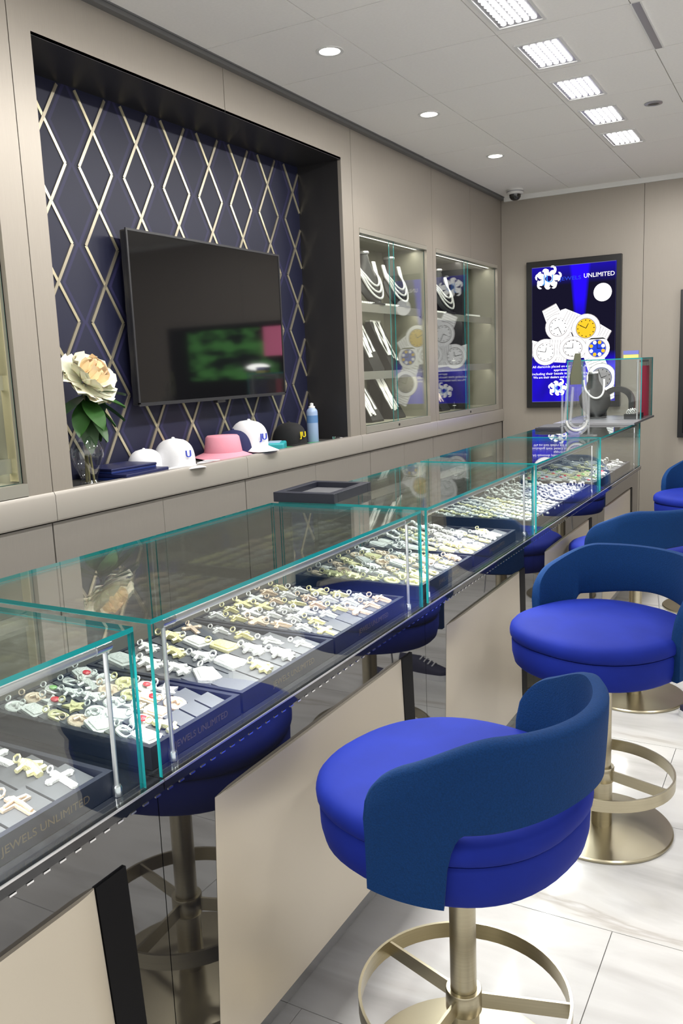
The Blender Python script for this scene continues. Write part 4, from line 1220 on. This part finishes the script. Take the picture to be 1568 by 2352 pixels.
hbox(t, 'sheet', -0.028, 0.028, 0.0, 0.003, 0, 0.33, 'red_card'); hbox(t, 'foot', -0.02, 0.02, -0.02, 0.0, 0, 0.002, 'red_card')  # thin red sheet standing in for a red reflection in the glass
t = thing('gift_box', 'small yellow and blue box lying on the small glass case', 'box', (-1.02, 5.66, zp + 0.3955), R(8))
hbox(t, 'base', -0.045, 0.045, -0.03, 0.03, 0, 0.022, 'smallyellow'); hbox(t, 'lid', -0.046, 0.046, -0.031, 0.031, 0.022, 0.046, 'smallblue')

# clear acrylic watch stand
t = thing('watch_stand', 'tall clear acrylic necklace stand on the far glass counter', 'display stand', (-1.075, 4.46, ZT + 0.0008), R(25))
hbox(t, 'foot', -0.10, 0.10, -0.05, 0.05, 0, 0.014, 'acrylic', bevel=0.003)
def uloop(w0, w1, z0, z1, y, th, name):
    pts = [(-w1 / 2, y, z1)]
    for i in range(13):
        a = pi + pi * i / 12
        pts.append((w0 / 2 * cos(a), y, z0 + w0 / 2 + w0 / 2 * sin(a)))
    pts.append((w1 / 2, y, z1))
    mb = MB(); mb.tube(pts, 0.013, 4, r2=0.009); return mb.build(name, 'acrylic', t, smooth=0)
uloop(0.12, 0.075, 0.014, 0.36, 0.0, 0, 'front_loop')
uloop(0.075, 0.05, 0.05, 0.26, -0.035, 0, 'small_loop')
for s_ in (-1, 1): hbox(t, 'upright', s_ * 0.068 - 0.005, s_ * 0.068 + 0.005, 0.012, 0.03, 0.014, 0.24, 'acrylic')
mb = MB(); mb.rings([[(-0.026, 0.014, 0.27), (0.03, 0.014, 0.27), (0.03, 0.03, 0.27), (-0.026, 0.03, 0.27)], [(-0.028, 0.014, 0.31), (0.032, 0.014, 0.31), (0.032, 0.03, 0.31), (-0.028, 0.03, 0.31)], [(-0.002, 0.014, 0.43), (0.024, 0.014, 0.43), (0.024, 0.03, 0.43), (-0.002, 0.03, 0.43)]])
mb.build('dark_insert', 'olive', t, smooth=0)
mb = MB(); mb.tube([(0.052 * cos(a), -0.014, 0.085 + 0.052 * sin(a)) for a in [pi + pi * i / 12 for i in range(13)]], 0.007, 6); mb.build('hanging_chain', 'diamond', t)
t = thing('dark_tray', 'thin black tray lying behind the acrylic stand on the counter', 'tray', (-1.33, 4.95, ZT + 0.0008), R(4))
hbox(t, 'frame', -0.075, 0.075, -0.13, 0.13, 0, 0.018, 'tray', bevel=0.002); hbox(t, 'insert', -0.06, 0.06, -0.115, 0.115, 0.018, 0.021, 'pad')

# ================================================================== LEDGE OBJECTS
ZL = NZ0
# vase with peony
VX, VY = -2.338, 2.262
t = thing('glass_vase', 'clear bulbous glass vase holding peony stems on the ledge', 'vase', (VX, VY, ZL + 0.0005))
prof = [(0.0, 0.004), (0.036, 0.002), (0.037, 0.010), (0.030, 0.022), (0.034, 0.04), (0.050, 0.075), (0.060, 0.115), (0.058, 0.145), (0.044, 0.175), (0.028, 0.20), (0.024, 0.225), (0.030, 0.25), (0.033, 0.256)]
MB().lathe(prof, 32, cap=False).build('body', 'acrylic', t)
MB().lathe([(0.033, 0.255), (0.035, 0.257), (0.034, 0.260), (0.031, 0.258)], 32, cap=False).build('rim', 'acrylic', t)
MB().lathe([(0.0, 0.0), (0.037, 0.0), (0.037, 0.004), (0.0, 0.004)], 28).build('foot', 'acrylic', t)
t = thing('peony', 'large cream peony with peach heart and green leaves in the vase', 'flower', (VX, VY, ZL + 0.012))
for (dx, dy) in ((0, 0), (0.012, 0.006), (-0.012, 0.004)):
    mb = MB(); mb.tube([(dx * 1.6, dy, 0.0), (dx * 0.6, dy * 0.5, 0.14), (dx * 0.2, 0, 0.26), (0.01, 0.01, 0.38)], 0.0045, 6); mb.build('stem', 'stem', t)
def petal_mesh(L, W, cup, ruff, seed):
    rnd = random.Random(seed); nu, nv = 7, 7; v = []
    for i in range(nu):
        a = i / (nu - 1)
        for j in range(nv):
            b = -1 + 2 * j / (nv - 1)
            ww = W * (0.22 + 0.78 * sin(min(1, a * 1.15) * pi / 2) ** 1.2) * (1 if a < 0.85 else 0.92)
            x = L * a * (1 - 0.16 * b * b * a)
            z = cup * (a ** 1.7) * L + ruff * a * a * sin(j * 2.1 + seed) * L + 0.10 * b * b * W
            v.append((x, ww * b, z + rnd.uniform(-1, 1) * ruff * 0.3 * L * a))
    f = [(i * nv + j, i * nv + j + 1, (i + 1) * nv + j + 1, (i + 1) * nv + j) for i in range(nu - 1) for j in range(nv - 1)]
    mb = MB(); mb.add(v, f); return mb
HD = Vector((0.012, 0.012, 0.375))
axis = Matrix.Rotation(R(48), 4, 'Y') @ Matrix.Rotation(R(-8), 4, 'X')   # flower looks out to the room
lay = [(11, 0.100, 0.052, 0.10, 0.10, 84, 'petal'), (9, 0.088, 0.048, 0.30, 0.09, 58, 'petal'), (8, 0.070, 0.040, 0.65, 0.08, 30, 'petal2'), (7, 0.055, 0.030, 0.95, 0.07, 12, 'petal2'), (5, 0.042, 0.02, 1.1, 0.06, 2, 'petal')]
for li, (n, L, W, cup, ruff, tilt, mt) in enumerate(lay):
    for k in range(n):
        a = 2 * pi * k / n + li * 0.4 + random.uniform(-0.12, 0.12)
        me = petal_mesh(L * 1.12 * random.uniform(0.92, 1.1), W * 1.3 * random.uniform(0.9, 1.15), cup, ruff, k + 10 * li)
        o = me.build('petal', mt, t, smooth=80)
        o.matrix_local = Matrix.Translation(HD) @ axis @ Matrix.Rotation(a, 4, 'Z') @ Matrix.Translation((0.006, 0, -0.012 + 0.004 * li)) @ Matrix.Rotation(-R(90 - tilt) * 0.75, 4, 'Y')
for k, (az, el, L, zz) in enumerate([(60, -25, 0.13, 0.33), (80, 5, 0.14, 0.34), (100, -40, 0.12, 0.31), (40, -35, 0.11, 0.32), (-20, -30, 0.13, 0.32), (-60, -40, 0.12, 0.31), (10, -50, 0.12, 0.30), (75, -60, 0.11, 0.30), (-90, -20, 0.12, 0.33), (-35, -65, 0.13, 0.29), (25, -10, 0.12, 0.34), (110, -15, 0.13, 0.335)]):
    v = []; nu = 8
    for i in range(nu):
        a = i / (nu - 1); ww = 0.024 * sin(pi * min(1, a * 0.9 + 0.08)) ** 0.8
        for b in (-1, 0, 1): v.append((1.3 * L * a, 1.5 * ww * b, -0.03 * a * a + 0.008 * abs(b)))
    f = [(i * 3 + j, i * 3 + j + 1, (i + 1) * 3 + j + 1, (i + 1) * 3 + j) for i in range(nu - 1) for j in range(2)]
    mb = MB(); mb.add(v, f); o = mb.build('leaf', 'leaf', t, smooth=60)
    o.matrix_local = Matrix.Translation((0.006, 0.006, zz - 0.015)) @ Matrix.Rotation(R(az), 4, 'Z') @ Matrix.Rotation(R(-el), 4, 'Y')
# navy boxes
t = thing('jewelry_box', 'flat navy jewelry box lying on the ledge beside the vase', 'box', (-2.372, 2.49, ZL + 0.0005), R(4))
hbox(t, 'base', -0.11, 0.11, -0.13, 0.13, 0, 0.016, 'boxnavy2', bevel=0.002); hbox(t, 'lid', -0.112, 0.112, -0.132, 0.132, 0.016, 0.030, 'boxnavy', bevel=0.003)
t = thing('jewelry_box', 'smaller navy jewelry box stacked on the flat one', 'box', (-2.40, 2.485, ZL + 0.0310), R(-3))
hbox(t, 'base', -0.085, 0.085, -0.12, 0.12, 0, 0.010, 'boxnavy2', bevel=0.002); hbox(t, 'lid', -0.087, 0.087, -0.122, 0.122, 0.010, 0.020, 'boxnavy', bevel=0.003)

def cap(loc, rz, lab, mtl, under=None, logo=None, logotext='JU', s=1.0, brim=True, tilt=0):
    t = thing('baseball_cap', lab, 'cap', loc, rz)
    t.scale = (s, s, s); t.rotation_euler = (0, tilt, rz)
    # dome, front is +x
    N, K = 10, 36; rs = []
    for j in range(N + 1):
        q = j / N; ring = []
        for i in range(K):
            a = 2 * pi * i / K
            r = max(0.02, (1 - q ** 2.4) ** (1 / 2.1))
            fr = 1 + 0.10 * max(0, cos(a)) * (1 - q)
            seam = 1 - 0.012 * (abs(sin(3 * a)) < 0.16) * (1 - q)
            ring.append((0.098 * r * cos(a) * fr * seam, 0.082 * r * sin(a) * seam, 0.012 + 0.115 * q ** 0.9 + 0.012 * max(0, cos(a)) * sin(q * pi)))
        rs.append(ring)
    mb = MB(); mb.rings(rs); mb.build('crown', mtl, t, smooth=60)
    MB().lathe([(0.008, 0), (0.007, 0.004), (0, 0.006)], 10, c=(0, 0, 0.126), cap=False).build('button', mtl, t)
    nu, nv = 7, 13; top = []; bot = []
    for i in range(nu):
        a = i / (nu - 1)
        for j in range(nv):
            b = -1 + 2 * j / (nv - 1)
            th = b * R(62)
            x0, y0 = 0.106 * cos(th), 0.084 * sin(th)
            ext = 0.078 * (1 - 0.55 * b ** 4) * a
            z = 0.018 - 0.006 * a - 0.016 * b * b * (0.6 + 0.4 * a) + 0.0
            top.append((x0 + ext, y0 * (1 + 0.06 * a), max(z, 0.003))); bot.append((x0 + ext, y0 * (1 + 0.06 * a), max(z, 0.003) - 0.003))
    nn = nu * nv
    f = [(i * nv + j, i * nv + j + 1, (i + 1) * nv + j + 1, (i + 1) * nv + j) for i in range(nu - 1) for j in range(nv - 1)]
    mb = MB(); mb.add(top, f, 0); mb.add(bot, f, 1)
    edge = [j for j in range(nv)]; e2 = [(nu - 1) * nv + j for j in range(nv)]
    for E in (edge, e2):
        for a, b in zip(E[:-1], E[1:]): mb.add([top[a], top[b], bot[b], bot[a]], [(0, 1, 2, 3)], 0)
    for j in (0, nv - 1):
        for i in range(nu - 1): mb.add([top[i * nv + j], top[(i + 1) * nv + j], bot[(i + 1) * nv + j], bot[i * nv + j]], [(0, 1, 2, 3)], 0)
    mb.build('brim', [mtl, under or mtl], t, smooth=60)
    if logo:
        xdir = Vector((0, 1, 0)); ydir = Vector((-0.10, 0, 1)).normalized()
        lettering(logotext, 0.042, logo, t, frame_mtx((0.1115, 0, 0.050), xdir, ydir), 'CENTER', name='logo', depth=0.003)
    return t
cap((-2.385, 2.803, ZL + 0.003), R(-17), 'white baseball cap with a blue logo beside the navy boxes', 'capwhite', 'capwhite', 'logoblue', 'U')
cap((-2.432, 2.668, ZL + 0.003), R(70), 'plain white baseball cap half hidden behind the front white cap', 'capwhite', None, None, s=0.74)
t = thing('napkin_stack', 'small white stack lying under the brim of the white cap', 'papers', (-2.32, 2.955, ZL + 0.0005), R(20))
hbox(t, 'sheets', -0.035, 0.035, -0.06, 0.06, 0, 0.014, 'capwhite'); hbox(t, 'band', -0.036, 0.036, -0.01, 0.01, -0.0003, 0.0145, 'greymetal')
# pink hat
t = thing('bucket_hat', 'pink bucket hat between the two white caps', 'hat', (-2.385, 3.15, ZL + 0.002), R(30))
MB().lathe([(0.0, 0.112), (0.070, 0.110), (0.078, 0.102), (0.090, 0.03), (0.088, 0.026)], 36, cap=False, sx=1.0, sy=0.9).build('crown', 'pink', t, smooth=50)
rs = []
for q in range(5):
    ring = []
    for i in range(40):
        a = 2 * pi * i / 40; r = 0.089 + 0.05 * q / 4
        ring.append((r * cos(a), r * 0.9 * sin(a), 0.030 - 0.026 * q / 4 + 0.007 * sin(2 * a + 0.8) * q / 4 + 0.003))
    rs.append(ring)
mb = MB(); mb.rings(rs, cap=False); mb.build('brim', 'pink', t, smooth=60)
cap((-2.42, 3.28, ZL + 0.001), R(-12), 'navy cap tucked under and behind the white logo cap', 'capnavy')
cap((-2.39, 3.36, ZL + 0.036), R(-17), 'white baseball cap with a blue under-brim and blue logo, right of the pink hat', 'capwhite', 'logoblue', 'logoblue', 'JU', s=1.05, tilt=R(6))
cap((-2.42, 3.78, ZL + 0.001), R(-17), 'black baseball cap with a yellow logo beside the spray can', 'capblack', None, 'logoyellow', 'JU', s=1.0)
t = thing('tissue_pack', 'teal plastic pack with a pale film between white and black caps', 'pack', (-2.38, 3.575, ZL + 0.0005), R(28))
hbox(t, 'body', -0.055, 0.055, -0.085, 0.085, 0, 0.04, 'teal_box', bevel=0.008); hbox(t, 'film', -0.03, 0.03, -0.06, 0.06, 0.04, 0.043, 'paleblue')
t = thing('booklet', 'thin green booklet lying at the ledge edge', 'booklet', (-2.345, 3.80, ZL + 0.0005), R(-2))
hbox(t, 'cover', -0.04, 0.04, -0.17, 0.17, 0, 0.007, 'greenmat'); hbox(t, 'pages', -0.038, 0.0405, -0.168, 0.168, 0.002, 0.005, 'white')
t = thing('spray_can', 'pale blue spray can with white cap at the right end of the niche', 'spray can', (-2.385, 3.965, ZL + 0.0005))
MB().lathe([(0.030, 0.0), (0.0315, 0.003), (0.0315, 0.165), (0.029, 0.178), (0.018, 0.19)], 28).build('body', 'canblue', t)
MB().lathe([(0.0318, 0.110), (0.0318, 0.150)], 28, cap=False).build('label', 'canlabel', t)
MB().lathe([(0.018, 0.19), (0.018, 0.198), (0.010, 0.202), (0.0095, 0.215), (0.0, 0.218)], 20).build('nozzle', 'white', t)
for k, (y, lab) in enumerate(((4.06, 'small dark gadget lying in front of the spray can'), (4.09, 'small silver clip at the niche corner'))):
    t = thing('gadget', lab, 'gadget', (-2.30 + 0.01 * k, y + 0.02, ZL + 0.0005 + (0.0075 if k == 0 else 0)), R(30 * k))
    hbox(t, 'body', -0.018, 0.018, -0.03, 0.03, 0, 0.014, 'dark' if k == 0 else 'greymetal', bevel=0.003); hbox(t, 'clip', -0.008, 0.008, -0.036, -0.028, 0.004, 0.02, 'chrome')

# ================================================================== SNEAKERS at the right edge
def sneaker(loc, rz, lab):
    t = thing('sneaker', lab, 'shoe', loc, rz)
    def prof(x): # half width along length
        q = (x + 0.14) / 0.28
        return 0.032 + 0.016 * sin(pi * min(1, q * 1.05)) + 0.006 * q - (0.03 * max(0, (q - 0.88) / 0.12) ** 2) - 0.012 * max(0, (0.08 - q) / 0.08)
    xs_ = [-0.14 + 0.28 * i / 20 for i in range(21)]
    pts = [(x, prof(x)) for x in xs_] + [(x, -prof(x)) for x in reversed(xs_)]
    mb = MB(); mb.prism(pts, 0, 0.026); mb.build('sole', 'shoewhite', t, smooth=50)
    rs = []
    for x in xs_:
        q = (x + 0.14) / 0.28; h = 0.095 if q < 0.4 else 0.095 - 0.05 * ((q - 0.4) / 0.6) ** 0.8
        w_ = prof(x) * 0.93
        rs.append([(x * 0.97, w_ * cos(a), 0.026 + (h - 0.026) * sin(a) ** 0.75) for a in [pi * i / 12 for i in range(13)]])
    mb = MB(); mb.rings(rs, cap=True); mb.build('upper', 'shoe', t, smooth=60)
    for k in range(4):
        x = -0.01 + 0.022 * k; z = 0.098 - 0.008 * k
        mb = MB(); mb.tube([(x, -0.025, z - 0.012), (x + 0.004, 0, z), (x, 0.025, z - 0.012)], 0.003, 5); mb.build('lace', 'shoewhite', t)
    return t
sneaker((-0.295, 3.64, 0.0004), R(186), 'dark sneaker with white sole just in at the right edge of the photo')
sneaker((-0.20, 3.40, 0.0004), R(200), 'second dark sneaker, outside the right edge of the photo')
